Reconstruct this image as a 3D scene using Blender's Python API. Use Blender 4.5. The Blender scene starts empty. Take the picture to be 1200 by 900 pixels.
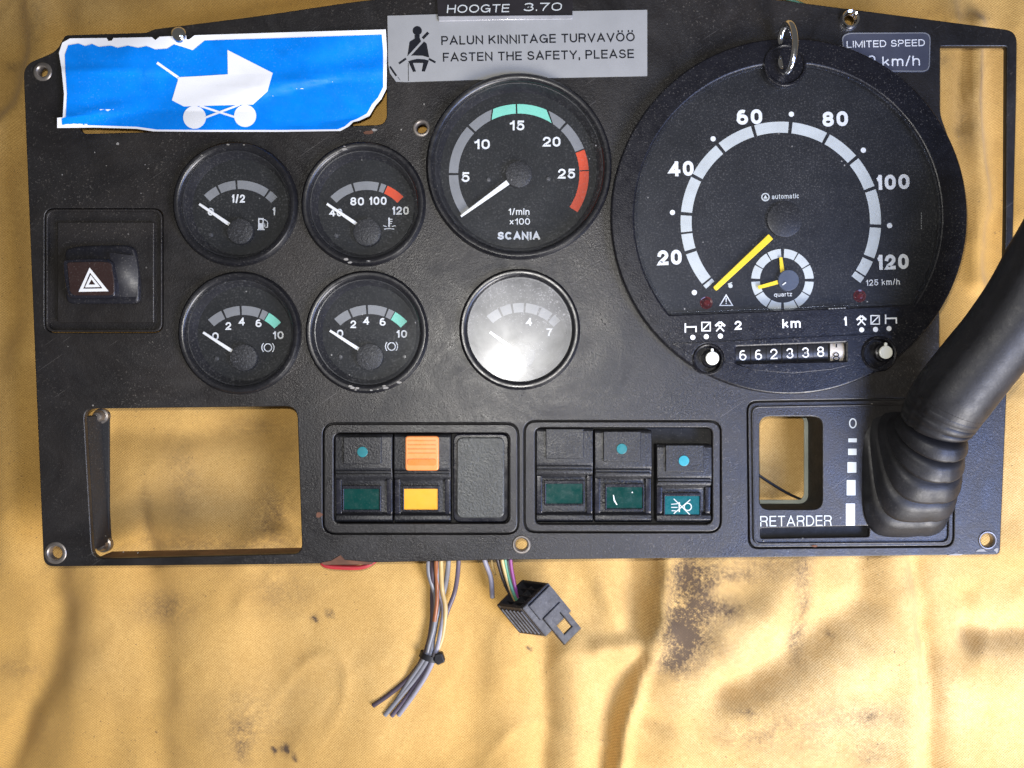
import bpy, bmesh, math, random
import numpy as np
from mathutils import Vector, Matrix
random.seed(7)

# ---------------------------------------------------------------- camera, world, lights
S = 0.0005            # metres per photo pixel on the panel face
D = 1000.0            # camera height above the panel face, same unit
H0 = 70.0             # height of the panel face above the cloth
sc = bpy.context.scene
cam_d = bpy.data.cameras.new('camera'); cam = bpy.data.objects.new('camera', cam_d)
sc.collection.objects.link(cam)
cam.location = (0, 0, (D + H0) * S); cam_d.sensor_width = 36; cam_d.lens = 36 * D / 1200
cam_d.clip_start = 0.01; cam_d.clip_end = 50
sc.camera = cam
world = bpy.data.worlds.new('World'); sc.world = world; world.use_nodes = True
bg = world.node_tree.nodes['Background']
bg.inputs[0].default_value = (1.0, 0.97, 0.93, 1); bg.inputs[1].default_value = 0.10
def area(name, loc, target, size, power, col):
    l = bpy.data.lights.new(name, 'AREA'); l.shape = 'DISK'; l.size = size; l.energy = power; l.color = col
    o = bpy.data.objects.new(name, l); sc.collection.objects.link(o); o.location = loc
    o.rotation_euler = (Vector(target) - Vector(loc)).to_track_quat('-Z', 'Y').to_euler(); return o
area('daylight_lamp', (0.50, -0.62, 0.50), (0.05, 0.0, 0.03), 0.38, 14.0, (1.0, 0.96, 0.93))
area('blue_fill_lamp', (0.56, -0.26, 0.66), (0.1, -0.03, 0.03), 0.42, 6.5, (0.36, 0.50, 1.0))  # added blue lamp, gives the panel's lower right its bluish sheen
area('phone_flash', (-0.008, 0.022, 0.535), (-0.008, 0.022, 0), 0.012, 1.9, (1.0, 0.97, 0.92))
sc.view_settings.view_transform = 'Standard'; sc.view_settings.look = 'None'
sc.view_settings.exposure = 0.0; sc.view_settings.gamma = 1

# ---------------------------------------------------------------- helpers
C = sc.collection
WO = {}
def W(u, v, z=0.0):
    k = (D - z) / D
    return Vector(((u - 600) * S * k, (450 - v) * S * k, (z + H0) * S))
def place(name, me, mat, parent=None, smooth=None, label=None):
    """mesh in world coordinates -> object with its origin at the middle of its base"""
    n = len(me.vertices)
    co = np.empty(n * 3, 'f'); me.vertices.foreach_get('co', co); co = co.reshape(-1, 3)
    lo, hi = co.min(0), co.max(0)
    c = np.array([(lo[0] + hi[0]) / 2, (lo[1] + hi[1]) / 2, lo[2]])
    me.vertices.foreach_set('co', (co - c).astype('f').ravel())
    if mat is not None:
        if isinstance(mat, (list, tuple)):
            for m in mat: me.materials.append(m)
        else:
            me.materials.clear(); me.materials.append(mat)
    if smooth is not None:
        me.polygons.foreach_set('use_smooth', [True] * len(me.polygons))
        me.set_sharp_from_angle(angle=math.radians(smooth))
    me.update()
    o = bpy.data.objects.new(name, me); C.objects.link(o)
    c = Vector(c.tolist()); WO[o.name] = c
    if parent is not None:
        o.parent = parent; o.location = c - WO[parent.name]
    else:
        o.location = c
    if label: o['label'] = label
    return o
def thing(name, label, cat, loc, group=None):
    o = bpy.data.objects.new(name, None); C.objects.link(o); o.empty_display_size = 0.02
    o.location = loc; WO[o.name] = Vector(loc); o['label'] = label; o['category'] = cat
    if group: o['group'] = group
    return o
def curve_mesh(loops, z0, z1, bevel=0.0, zr=None, res=2):
    zr = z1 if zr is None else zr
    k = (D - zr) / D
    cd = bpy.data.curves.new('c', 'CURVE'); cd.dimensions = '2D'; cd.fill_mode = 'BOTH'
    for lp in loops:
        sp = cd.splines.new('POLY'); sp.points.add(len(lp) - 1); sp.use_cyclic_u = True
        for p, (u, v) in zip(sp.points, lp): p.co = ((u - 600) * S * k, (450 - v) * S * k, 0, 1)
    h = (z1 - z0) * S / 2
    if h > 0:
        b = bevel * S
        cd.extrude = h - b
        if b > 0: cd.bevel_depth = b; cd.bevel_resolution = res; cd.offset = -b
    ob = bpy.data.objects.new('c', cd)
    me = bpy.data.meshes.new_from_object(ob)
    bpy.data.objects.remove(ob); bpy.data.curves.remove(cd)
    me.transform(Matrix.Translation((0, 0, ((z0 + z1) / 2 + H0) * S)))
    return me
def plate(name, loops, z0, z1, mat, parent=None, bevel=0.0, zr=None, label=None, res=2):
    return place(name, curve_mesh(loops, z0, z1, bevel, zr, res), mat, parent, 35, label)
def rpoly(pts, r, n=5):
    out = []; m = len(pts)
    for i in range(m):
        p = Vector(pts[i]); a = Vector(pts[i - 1]); b = Vector(pts[(i + 1) % m])
        rr = r[i] if isinstance(r, (list, tuple)) else r
        if rr <= 0: out.append(tuple(p)); continue
        da = a - p; db = b - p
        ta = min(rr, da.length * .49); tb = min(rr, db.length * .49)
        s = p + da.normalized() * ta; e = p + db.normalized() * tb
        for j in range(n + 1):
            t = j / n; out.append(tuple(s * (1 - t) ** 2 + p * 2 * t * (1 - t) * 1.0 + e * t * t))
    return out
def rrect(u0, v0, u1, v1, r=0, n=6): return rpoly([(u0, v0), (u1, v0), (u1, v1), (u0, v1)], r, n)
def circ(u, v, r, n=64, a0=0, a1=360):
    full = abs(a1 - a0) >= 360
    return [(u + r * math.cos(math.radians(a0 + (a1 - a0) * i / (n if full else n - 1))),
             v - r * math.sin(math.radians(a0 + (a1 - a0) * i / (n if full else n - 1)))) for i in range(n)]
def arcseg(u, v, r0, r1, a0, a1, b0=None, b1=None):
    """ring segment; a0,a1 are the outer end angles, b0,b1 the inner ones"""
    b0 = a0 if b0 is None else b0; b1 = a1 if b1 is None else b1
    n = max(3, int(abs(a1 - a0) / 3) + 2)
    return circ(u, v, r1, n, a0, a1) + circ(u, v, r0, n, b1, b0)
def line(u0, v0, u1, v1, w, w1=None):
    w1 = w if w1 is None else w1
    d = Vector((u1 - u0, v1 - v0)).normalized(); nx, ny = -d.y, d.x
    return [(u0 + nx * w / 2, v0 + ny * w / 2), (u1 + nx * w1 / 2, v1 + ny * w1 / 2),
            (u1 - nx * w1 / 2, v1 - ny * w1 / 2), (u0 - nx * w / 2, v0 - ny * w / 2)]
def mesh_from(verts, faces, name='m'):
    me = bpy.data.meshes.new(name); me.from_pydata([tuple(v) for v in verts], [], faces); me.update(); return me
def lathe_mesh(u, v, prof, zr=0, n=96):
    c = W(u, v, zr); k = (D - zr) / D * S
    V = []; F = []; m = len(prof)
    for (r, z) in prof:
        for i in range(n):
            a = 2 * math.pi * i / n
            V.append((c.x + r * k * math.cos(a), c.y + r * k * math.sin(a), (z + H0) * S))
    for j in range(m - 1):
        for i in range(n):
            a = j * n + i; b = j * n + (i + 1) % n
            F.append((a, b, b + n, a + n))
    me = mesh_from(V, F)
    bm = bmesh.new(); bm.from_mesh(me); bmesh.ops.remove_doubles(bm, verts=bm.verts, dist=1e-7)
    bmesh.ops.recalc_face_normals(bm, faces=bm.faces); bm.to_mesh(me); bm.free()
    return me
def lathe(name, u, v, prof, mat, parent=None, zr=0, n=96, label=None, smooth=35):
    return place(name, lathe_mesh(u, v, prof, zr, n), mat, parent, smooth, label)
def catmull(P, n=8):
    P = [Vector(p) for p in P]; Q = [P[0] * 2 - P[1]] + P + [P[-1] * 2 - P[-2]]; out = []
    for i in range(1, len(Q) - 2):
        for j in range(n):
            t = j / n; a, b, c, d = Q[i - 1:i + 3]
            out.append(.5 * (2 * b + (c - a) * t + (2 * a - 5 * b + 4 * c - d) * t * t + (3 * b - a - 3 * c + d) * t ** 3))
    out.append(P[-1]); return out
def sweep(pts, radii, n=16, groove=None, ellipse=1.0, cap=True, gd=0.06):
    V = []; F = []; m = len(pts); up = Vector((0.3, 0.2, 1)).normalized()
    t0 = (pts[1] - pts[0]).normalized(); nrm = (up - t0 * up.dot(t0)).normalized()
    for i, p in enumerate(pts):
        t = (pts[min(i + 1, m - 1)] - pts[max(i - 1, 0)]).normalized()
        nrm = (nrm - t * nrm.dot(t)).normalized(); bn = t.cross(nrm)
        for j in range(n):
            a = 2 * math.pi * j / n; r = radii[i]
            if groove is not None and j == groove: r *= (1 - gd)
            V.append(p + nrm * math.cos(a) * r + bn * math.sin(a) * r * ellipse)
    for i in range(m - 1):
        for j in range(n):
            a = i * n + j; b = i * n + (j + 1) % n; F.append((a, b, b + n, a + n))
    if cap: F.append(tuple(range(n))[::-1]); F.append(tuple(range((m - 1) * n, m * n)))
    return mesh_from(V, F)
def wire(name, P, r, mat, parent=None, label=None, n=12):
    pts = catmull([W(*p) for p in P], 8)
    return place(name, sweep(pts, [r * S] * len(pts), n), mat, parent, 50, label)
def prism(name, u0, u1, prof, mat, parent=None, bevel=1.2, label=None, skew=0.0):
    """profile of (v, z) swept across from u0 to u1, all edges bevelled"""
    V = []; n = len(prof)
    for (u, s) in ((u0, 0), (u1, skew)):
        for (v, z) in prof: V.append(W(u, v + s, 0) + Vector((0, 0, z * S)))
    F = [tuple(range(n)), tuple(range(n, 2 * n))[::-1]]
    for i in range(n):
        j = (i + 1) % n; F.append((i, i + n, j + n, j))
    me = mesh_from(V, F); bm = bmesh.new(); bm.from_mesh(me)
    bmesh.ops.recalc_face_normals(bm, faces=bm.faces)
    if bevel: bmesh.ops.bevel(bm, geom=bm.edges[:], offset=bevel * S, segments=3, affect='EDGES', profile=.6, clamp_overlap=True)
    bm.to_mesh(me); bm.free()
    return place(name, me, mat, parent, 40, label)
def drape_mesh(loops, zf, step=9.0, dz=0.0, zr=2.0):
    """flat outline cut on a fine lattice, then lifted by zf(u, v)"""
    me = curve_mesh(loops, 0, 0, zr=zr)
    bm = bmesh.new(); bm.from_mesh(me); k = (D - zr) / D * S
    us = [p[0] for l in loops for p in l]; vs = [p[1] for l in loops for p in l]
    u = min(us) + step * .37
    while u < max(us):
        bmesh.ops.bisect_plane(bm, geom=bm.verts[:] + bm.edges[:] + bm.faces[:], plane_co=((u - 600) * k, 0, 0), plane_no=(1, 0, 0)); u += step
    v = min(vs) + step * .41
    while v < max(vs):
        bmesh.ops.bisect_plane(bm, geom=bm.verts[:] + bm.edges[:] + bm.faces[:], plane_co=(0, (450 - v) * k, 0), plane_no=(0, 1, 0)); v += step
    for w in bm.verts:
        uu = w.co.x / k + 600; vv = 450 - w.co.y / k; z = zf(uu, vv) + dz
        w.co = W(uu, vv, z)
    bmesh.ops.triangulate(bm, faces=bm.faces)
    bm.to_mesh(me); bm.free(); return me
# ---- grotesque lettering drawn as ribbons: glyph = (width, strokes in a 0..1 box; 'o' marks a closed stroke)
def EA(cx, cy, rx, ry, a0, a1, n=0):
    n = n or max(4, int(abs(a1 - a0) / 11) + 1)
    return [(cx + rx * math.cos(math.radians(a0 + (a1 - a0) * i / n)), cy + ry * math.sin(math.radians(a0 + (a1 - a0) * i / n))) for i in range(n + 1)]
def OV(cx, cy, rx, ry): return ['o'] + EA(cx, cy, rx, ry, 0, 360, 32)[:-1]
_O = ['o'] + EA(.5, .62, .5, .38, 0, 180) + EA(.5, .38, .5, .38, 180, 360)
X_ = .72
GL = {
 '0': (.66, [_O]), '1': (.40, [[(1, 0), (1, 1)], [(0, .74), (.45, .78), (.95, 1)]]),
 '2': (.66, [EA(.5, .70, .5, .30, 172, -28) + [(.62, .36), (.16, .14), (.02, 0), (1, 0)]]),
 '3': (.66, [EA(.48, .75, .45, .25, 160, -90) + EA(.5, .26, .5, .26, 90, -165)]),
 '4': (.70, [[(.76, 1), (0, .27), (1, .27)], [(.76, 0), (.76, 1)]]),
 '5': (.66, [[(.93, 1), (.18, 1), (.08, .50)] + EA(.5, .33, .5, .33, 138, -160)]),
 '6': (.66, [OV(.5, .30, .5, .30), EA(.54, .68, .48, .32, 55, 180) + [(0.04, .5), (0, .30)]]),
 '7': (.62, [[(0, 1), (1, 1), (.62, .55), (.42, .2), (.38, 0)]]),
 '8': (.66, [OV(.5, .76, .44, .24), OV(.5, .27, .5, .27)]),
 'A': (.86, [[(0, 0), (.5, 1), (1, 0)], [(.19, .30), (.81, .30)]]), 'C': (.84, [EA(.5, .5, .5, .5, 38, 322)]),
 'D': (.80, [['o', (0, 0), (0, 1)] + EA(.45, .5, .55, .5, 90, -90)]), 'E': (.68, [[(1, 1), (0, 1), (0, 0), (1, 0)], [(0, .52), (.93, .52)]]),
 'F': (.64, [[(1, 1), (0, 1), (0, 0)], [(0, .50), (.88, .50)]]), 'G': (.88, [EA(.5, .5, .5, .5, 38, 300) + [(.95, .25), (1, .46), (.55, .46)], [(1, .46), (1, 0)]]),
 'H': (.78, [[(0, 0), (0, 1)], [(1, 0), (1, 1)], [(0, .52), (1, .52)]]), 'I': (.0, [[(.5, 0), (.5, 1)]]),
 'K': (.78, [[(0, 0), (0, 1)], [(.95, 1), (.04, .40)], [(.36, .60), (1, 0)]]), 'L': (.62, [[(0, 1), (0, 0), (1, 0)]]),
 'M': (.94, [[(0, 0), (0, 1), (.5, .05), (1, 1), (1, 0)]]), 'N': (.78, [[(0, 0), (0, 1), (1, 0), (1, 1)]]),
 'O': (.90, [OV(.5, .5, .5, .5)]), 'P': (.72, [[(0, 0), (0, 1)] + EA(.62, .73, .38, .27, 90, -90) + [(0, .46)]]),
 'R': (.78, [[(0, 0), (0, 1)] + EA(.62, .745, .36, .255, 90, -90) + [(0, .49)], [(.62, .49), (.86, .38), (.95, 0)]]),
 'S': (.74, [EA(.5, .75, .44, .25, 20, 268) + EA(.5, .26, .5, .255, 88, -165)]),
 'T': (.72, [[(0, 1), (1, 1)], [(.5, 0), (.5, 1)]]), 'U': (.76, [[(0, 1)] + EA(.5, .34, .5, .34, 180, 360) + [(1, 1)]]),
 'V': (.82, [[(0, 1), (.5, 0), (1, 1)]]), 'Y': (.80, [[(0, 1), (.5, .42), (1, 1)], [(.5, .42), (.5, 0)]]),
 'a': (.58, [EA(.48, X_ - .18, .44, .18, 165, 0) + [(.92, 0)], EA(.45, .20, .45, .20, 62, 300) + [(.92, .16)]]), 'c': (.56, [EA(.5, .36, .5, .36, 42, 318)]),
 'h': (.58, [[(0, 0), (0, 1)], [(0, .42)] + EA(.52, X_ - .26, .48, .26, 165, 0) + [(1, 0)]]), 'i': (.0, [[(.5, 0), (.5, X_)], [(.5, .93), (.5, 1)]]),
 'k': (.58, [[(0, 0), (0, 1)], [(.92, X_), (.05, .26)], [(.36, .44), (1, 0)]]),
 'm': (.90, [[(0, 0), (0, X_)], [(0, .42)] + EA(.26, X_ - .22, .24, .22, 165, 0) + [(.5, 0)], [(.5, .42)] + EA(.76, X_ - .22, .24, .22, 165, 0) + [(1, 0)]]),
 'n': (.58, [[(0, 0), (0, X_)], [(0, .42)] + EA(.52, X_ - .26, .48, .26, 165, 0) + [(1, 0)]]), 'o': (.60, [OV(.5, .36, .5, .36)]),
 'q': (.60, [OV(.5, .36, .5, .36), [(1, X_), (1, -.26)]]), 'r': (.36, [[(0, 0), (0, X_)], [(0, .40)] + EA(.8, X_ - .26, .8, .26, 170, 85)]),
 't': (.34, [[(.4, .95), (.4, .12), (.6, 0), (1, 0)], [(0, X_), (1, X_)]]), 'u': (.58, [[(0, X_)] + EA(.48, .26, .48, .26, 180, 350), [(1, X_), (1, 0)]]),
 'x': (.58, [[(0, 0), (1, X_)], [(0, X_), (1, 0)]]), 'z': (.52, [[(0, X_), (1, X_), (0, 0), (1, 0)]]),
 '/': (.40, [[(0, -.05), (1, 1.05)]]), '.': (.0, [[(.5, 0), (.5, .06)]]), ',': (.04, [[(.6, .06), (.6, 0), (0, -.16)]]),
}
GL['9'] = (.66, [(['o'] if s[0] == 'o' else []) + [(1 - x, 1 - y) for (x, y) in (s[1:] if s[0] == 'o' else s)] for s in GL['6'][1]])
GL['Ö'] = (.90, GL['O'][1] + [[(.24, 1.22), (.24, 1.32)], [(.76, 1.22), (.76, 1.32)]])
def ribbon(P, closed, w):
    n = len(P); P = [Vector(p) for p in P]; L = []; R = []
    if not closed:
        for e, q in ((0, 1), (-1, -2)):
            d = (P[e] - P[q]).normalized()
            if abs(d.x) > .97 or abs(d.y) > .80: P[e] = P[e] + d * w * (.5 if abs(d.x) > .97 or abs(d.y) > .97 else .42)
    for i in range(n):
        a = P[i - 1] if (i or closed) else None; b = P[(i + 1) % n] if (i < n - 1 or closed) else None
        d0 = (P[i] - a).normalized() if a is not None else None; d1 = (b - P[i]).normalized() if b is not None else None
        d0 = d0 or d1; d1 = d1 or d0
        n0 = Vector((-d0.y, d0.x)); n1 = Vector((-d1.y, d1.x)); m = n0 + n1
        if m.length < .2: m = n0
        m.normalize(); k = min(w / 2 / max(.3, m.dot(n0)), w * 1.25)
        L.append(P[i] + m * k); R.append(P[i] - m * k)
    return L, R
def txt(name, s, u, v, cap, mat, parent, z, width=None, rot=0.0, w=.15, zf=None, shear=0, track=.16):
    V2 = []; F = []; zz = []; x = 0.0; li = 0
    wc = w * cap
    # total width first, so that tracking and glyph widths stretch together but the pen does not
    adv = []
    for ch in s:
        adv.append(.26 if ch == ' ' else GL[ch][0])
    gaps = sum(track + w * .0 for c in s[:-1])
    nat = (sum(adv) + gaps) * cap + sum(max(0, w - a) * cap if a < w else 0 for a in adv)
    f = 1.0 if width is None else width / nat
    for ch, a in zip(s, adv):
        gw = max(a * f, w)
        if ch != ' ':
            for st_ in GL[ch][1]:
                closed = st_[0] == 'o'; pts = st_[1:] if closed else st_
                P = [((x + w / 2 + px * max(gw - w, 0)) * cap, (w / 2 + py * (1 - w)) * cap) for (px, py) in pts]
                L, R = ribbon(P, closed, wc); b = len(V2); n = len(L)
                for l, r in zip(L, R): V2 += [l, r]; zz += [li * .02] * 2
                for i in range(n if closed else n - 1):
                    j = (i + 1) % n; F.append((b + 2 * i, b + 2 * i + 1, b + 2 * j + 1, b + 2 * j))
                li = (li + 1) % 5
        x += gw + track * f
    tw = (x - track * f) * cap; a = math.radians(rot); out = []
    for p, dz in zip(V2, zz):
        X = p.x - tw / 2; Y = p.y - cap / 2; X += shear * Y
        X, Y = X * math.cos(a) - Y * math.sin(a), X * math.sin(a) + Y * math.cos(a)
        out.append(W(u + X, v - Y, z + dz))
    return place(name, mesh_from(out, F), mat, parent)

# ---------------------------------------------------------------- materials
def nt(name):
    m = bpy.data.materials.new(name); m.use_nodes = True; t = m.node_tree
    return m, t, t.nodes['Principled BSDF']
def noise(t, scale, detail=3, rough=.6, dist=0):
    n = t.nodes.new('ShaderNodeTexNoise'); n.inputs['Scale'].default_value = scale
    n.inputs['Detail'].default_value = detail; n.inputs['Roughness'].default_value = rough; n.inputs['Distortion'].default_value = dist
    g = t.nodes.get('geo') or t.nodes.new('ShaderNodeNewGeometry'); g.name = 'geo'
    t.links.new(g.outputs['Position'], n.inputs['Vector']); return n
def ramp(t, src, stops):
    r = t.nodes.new('ShaderNodeValToRGB'); e = r.color_ramp.elements
    while len(e) < len(stops): e.new(.5)
    for q, (p, c) in zip(e, stops):
        q.position = p; q.color = (c, c, c, 1) if not isinstance(c, tuple) else (*c, 1)
    t.links.new(src, r.inputs[0]); return r.outputs[0]
def mixc(t, fac, a, b, mode='MIX'):
    m = t.nodes.new('ShaderNodeMix'); m.data_type = 'RGBA'; m.blend_type = mode
    for s, x in ((m.inputs[0], fac), (m.inputs[6], a), (m.inputs[7], b)):
        if hasattr(x, 'links') or hasattr(x, 'node'): t.links.new(x, s)
        elif isinstance(x, tuple): s.default_value = (*x, 1)
        else: s.default_value = x
    return m.outputs[2]
def math_(t, op, a, b=0.0):
    m = t.nodes.new('ShaderNodeMath'); m.operation = op
    for s, x in ((m.inputs[0], a), (m.inputs[1], b)):
        if hasattr(x, 'node'): t.links.new(x, s)
        else: s.default_value = x
    return m.outputs[0]
def bump(t, p, src, strength=.3, dist=.0003):
    b = t.nodes.new('ShaderNodeBump'); b.inputs['Strength'].default_value = strength; b.inputs['Distance'].default_value = dist
    t.links.new(src, b.inputs['Height']); t.links.new(b.outputs[0], p.inputs['Normal'])
def simple(name, col, rough=.5, metal=0.0, var=.15, grain=0.0, spec=.5, dust=0.0, dustcol=(.32, .30, .27), gscale=1100):
    m, t, p = nt(name)
    a = tuple(c * (1 - var) for c in col); b = tuple(min(1, c * (1 + var)) for c in col)
    n = noise(t, 60, 5, .65)
    base = mixc(t, ramp(t, n.outputs[0], [(.35, 0.), (.65, 1.)]), a, b)
    if dust:
        f = noise(t, 950, 2, .5); l = noise(t, 22, 4, .6)
        sp = math_(t, 'MULTIPLY', ramp(t, f.outputs[0], [(.60, 0.), (.72, 1.)]), ramp(t, l.outputs[0], [(.38, .15), (.66, 1.)]))
        base = mixc(t, math_(t, 'MULTIPLY', sp, dust), base, dustcol)
    t.links.new(base, p.inputs['Base Color'])
    r = noise(t, 180, 4, .7)
    t.links.new(ramp(t, r.outputs[0], [(.3, max(0, rough - .08)), (.7, min(1, rough + .1))]), p.inputs['Roughness'])
    p.inputs['Metallic'].default_value = metal; p.inputs['Specular IOR Level'].default_value = spec
    if grain:
        g = noise(t, gscale, 2, .6); bump(t, p, g.outputs[0], grain, .0004)
    return m
def panel_plastic():
    m, t, p = nt('panel_black_plastic')
    n = noise(t, 14, 5, .6)
    base = mixc(t, ramp(t, n.outputs[0], [(.35, 0.), (.68, 1.)]), (.006, .0055, .006), (.014, .0125, .0125))
    f = noise(t, 900, 2, .5); l = noise(t, 13, 5, .65, .6)
    sp = math_(t, 'MULTIPLY', ramp(t, f.outputs[0], [(.62, 0.), (.70, 1.)]), ramp(t, l.outputs[0], [(.47, .0), (.72, 1.)]))
    base = mixc(t, math_(t, 'MULTIPLY', sp, .28), base, (.30, .27, .23))
    # rare bright flecks
    v = t.nodes.new('ShaderNodeTexVoronoi'); v.inputs['Scale'].default_value = 75
    t.links.new(t.nodes['geo'].outputs['Position'], v.inputs['Vector'])
    fl = ramp(t, v.outputs['Distance'], [(.018, 1.), (.05, 0.)])
    base = mixc(t, math_(t, 'MULTIPLY', fl, ramp(t, noise(t, 30, 2).outputs[0], [(.5, 0.), (.62, .6)])), base, (.45, .42, .38))
    # greasy film
    film = ramp(t, noise(t, 9, 6, .7, 1.2).outputs[0], [(.45, 0.), (.75, 1.)])
    base = mixc(t, math_(t, 'MULTIPLY', film, .09), base, (.16, .13, .10))
    # scratches
    mp = t.nodes.new('ShaderNodeMapping'); mp.vector_type = 'TEXTURE'; mp.inputs['Rotation'].default_value = (0, 0, .6); mp.inputs['Scale'].default_value = (1, .03, 1)
    t.links.new(t.nodes['geo'].outputs['Position'], mp.inputs['Vector'])
    s1 = t.nodes.new('ShaderNodeTexNoise'); s1.inputs['Scale'].default_value = 26; s1.inputs['Detail'].default_value = 1
    t.links.new(mp.outputs[0], s1.inputs['Vector'])
    scr = ramp(t, s1.outputs[0], [(.75, 0.), (.77, 1.)])
    base = mixc(t, math_(t, 'MULTIPLY', scr, .16), base, (.3, .28, .26))
    t.links.new(base, p.inputs['Base Color'])
    t.links.new(ramp(t, noise(t, 24, 8, .78, 1.0).outputs[0], [(.32, .27), (.68, .56)]), p.inputs['Roughness'])
    p.inputs['Specular IOR Level'].default_value = .62
    bump(t, p, noise(t, 900, 3, .7).outputs[0], .6, .00035)
    return m
def glass(name, haze=.03, dust=.05, rough2=.25, tint=(.75, .8, .9), floor=.12):
    m = bpy.data.materials.new(name); m.use_nodes = True; t = m.node_tree; t.nodes.clear()
    out = t.nodes.new('ShaderNodeOutputMaterial')
    tr = t.nodes.new('ShaderNodeBsdfTransparent'); tr.inputs[0].default_value = (.96, .97, .98, 1)
    g1 = t.nodes.new('ShaderNodeBsdfGlossy'); g1.inputs['Roughness'].default_value = .06
    g2 = t.nodes.new('ShaderNodeBsdfGlossy'); g2.inputs['Roughness'].default_value = rough2; g2.inputs[0].default_value = (*tint, 1)
    df = t.nodes.new('ShaderNodeBsdfDiffuse'); df.inputs[0].default_value = (.5, .49, .47, 1)
    lw_ = t.nodes.new('ShaderNodeLayerWeight'); lw_.inputs[0].default_value = .5
    fr_ = math_(t, 'ADD', math_(t, 'MULTIPLY', math_(t, 'POWER', lw_.outputs['Facing'], 5.0), .94), .04)
    def mix(a, b, f):
        s = t.nodes.new('ShaderNodeMixShader'); t.links.new(a, s.inputs[1]); t.links.new(b, s.inputs[2])
        if hasattr(f, 'node'): t.links.new(f, s.inputs[0])
        else: s.inputs[0].default_value = f
        return s.outputs[0]
    a = mix(tr.outputs[0], g1.outputs[0], fr_)
    l = noise(t, 40, 5, .7, .5)
    a = mix(a, g2.outputs[0], math_(t, 'MULTIPLY', ramp(t, l.outputs[0], [(.3, .5), (.7, 1.)]), haze))
    f = noise(t, 1000, 2, .5); big = noise(t, 30, 5, .7)
    sp = math_(t, 'MULTIPLY', ramp(t, f.outputs[0], [(.54, floor), (.72, 1.)]), ramp(t, big.outputs[0], [(.38, .25), (.7, 1.)]))
    a = mix(a, df.outputs[0], math_(t, 'MULTIPLY', sp, dust))
    v = t.nodes.new('ShaderNodeTexVoronoi'); v.inputs['Scale'].default_value = 150
    t.links.new(t.nodes['geo'].outputs['Position'], v.inputs['Vector'])
    fl = math_(t, 'MULTIPLY', ramp(t, v.outputs['Distance'], [(.03, 1.), (.09, 0.)]), ramp(t, noise(t, 60, 2).outputs[0], [(.52, 0.), (.62, .6)]))
    a = mix(a, df.outputs[0], fl)
    t.links.new(a, out.inputs[0]); return m

MP = panel_plastic()
M_bez = simple('bezel_gloss_black', (.009, .009, .011), .32, grain=.05, dust=.18, spec=.6)
M_dark = simple('inner_dark_plastic', (.012, .012, .013), .7, dust=.2)
M_dial = simple('dial_matte_black', (.011, .012, .013), .6, dust=.10, spec=.3)
M_hub = simple('hub_textured_black', (.020, .020, .022), .5, dust=1.0, grain=1.0, gscale=750, dustcol=(.16, .16, .17))
M_white = simple('print_white', (.78, .79, .78), .5, var=.05)
M_grey = simple('print_grey', (.23, .235, .24), .5, var=.08)
M_pale = simple('print_pale_grey', (.52, .55, .54), .5, var=.07, dust=.1)
M_mint = simple('print_mint', (.22, .66, .50), .5, var=.05)
M_red = simple('print_red', (.72, .075, .02), .5, var=.06)
M_needle = simple('needle_white', (.85, .85, .83), .4, var=.03)
M_yel = simple('needle_yellow', (.88, .62, .02), .4, var=.05)
M_glass = glass('gauge_glass', .03, .11, .22)
M_glassh = glass('gauge_glass_scuffed', .045, .75, .29, (.95, .97, 1), .38)
M_tglass = glass('tachograph_glass', .03, .14, .3, (.7, .8, 1))
M_metal = simple('bare_metal', (.55, .54, .52), .25, 1.0, .2)
M_eye = simple('worn_eyelet_metal', (.30, .27, .24), .42, .8, .35)
M_chrome = simple('chrome', (.8, .8, .8), .12, 1.0, .05)
M_sil = simple('silver_foil', (.31, .315, .315), .38, 0, .04, dust=.15, dustcol=(.2, .2, .2))
M_print = simple('print_black', (.008, .009, .013), .7, spec=.2)
M_swi = simple('switch_plastic', (.013, .013, .0145), .42, grain=.7, dust=.6, dustcol=(.12, .12, .12), gscale=800)
M_swig = simple('switch_plastic_gloss', (.013, .013, .018), .25, grain=.08, dust=.2)
M_blank = simple('blank_pebbled_plastic', (.050, .052, .048), .42, grain=1.0, dust=.8, dustcol=(.17, .17, .15), gscale=700)
M_teal = simple('lens_dark_green', (.001, .036, .030), .22, var=.1, dust=.08)
M_teal2 = simple('lens_teal', (.0, .09, .10), .25, var=.1)
M_dot = simple('indicator_teal', (.015, .17, .19), .3)
M_org = simple('lens_orange', (.86, .28, .08), .3, var=.04)
M_org2 = simple('lens_orange_deep', (.80, .20, .03), .3, var=.04)
M_amb = simple('lens_amber', (.82, .36, .02), .35, var=.05)
M_brown = simple('hazard_brown', (.030, .016, .014), .35, dust=.25, grain=.2)
M_blue = simple('sticker_blue', (.0, .215, .80), .33, var=.10, spec=.35, dust=.12, dustcol=(.35, .6, .85))
M_paper = simple('sticker_white', (.86, .87, .88), .4, var=.02)
M_sign = simple('sign_slate', (.065, .070, .095), .35, var=.08)
M_rub = simple('rubber_black', (.009, .009, .011), .50, var=.3, dust=.07, grain=.18, gscale=900, spec=.42)
M_wall = simple('opening_lip_brown', (.17, .09, .045), .7, var=.35)
M_led = simple('lamp_dark_red', (.10, .006, .006), .15)
M_cdisc = simple('clock_disc_blue_grey', (.065, .08, .12), .45)
M_ivory = simple('knob_ivory', (.80, .80, .70), .35, var=.03)
M_numw = simple('odometer_wheel_black', (.02, .02, .022), .4)
M_odw = simple('odometer_wheel_white', (.55, .50, .43), .4, var=.2)
M_tape = simple('tape_dark', (.022, .020, .022), .22, grain=.03)
M_tape_glint = simple('tape_edge_glint', (.34, .34, .35), .15)

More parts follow.
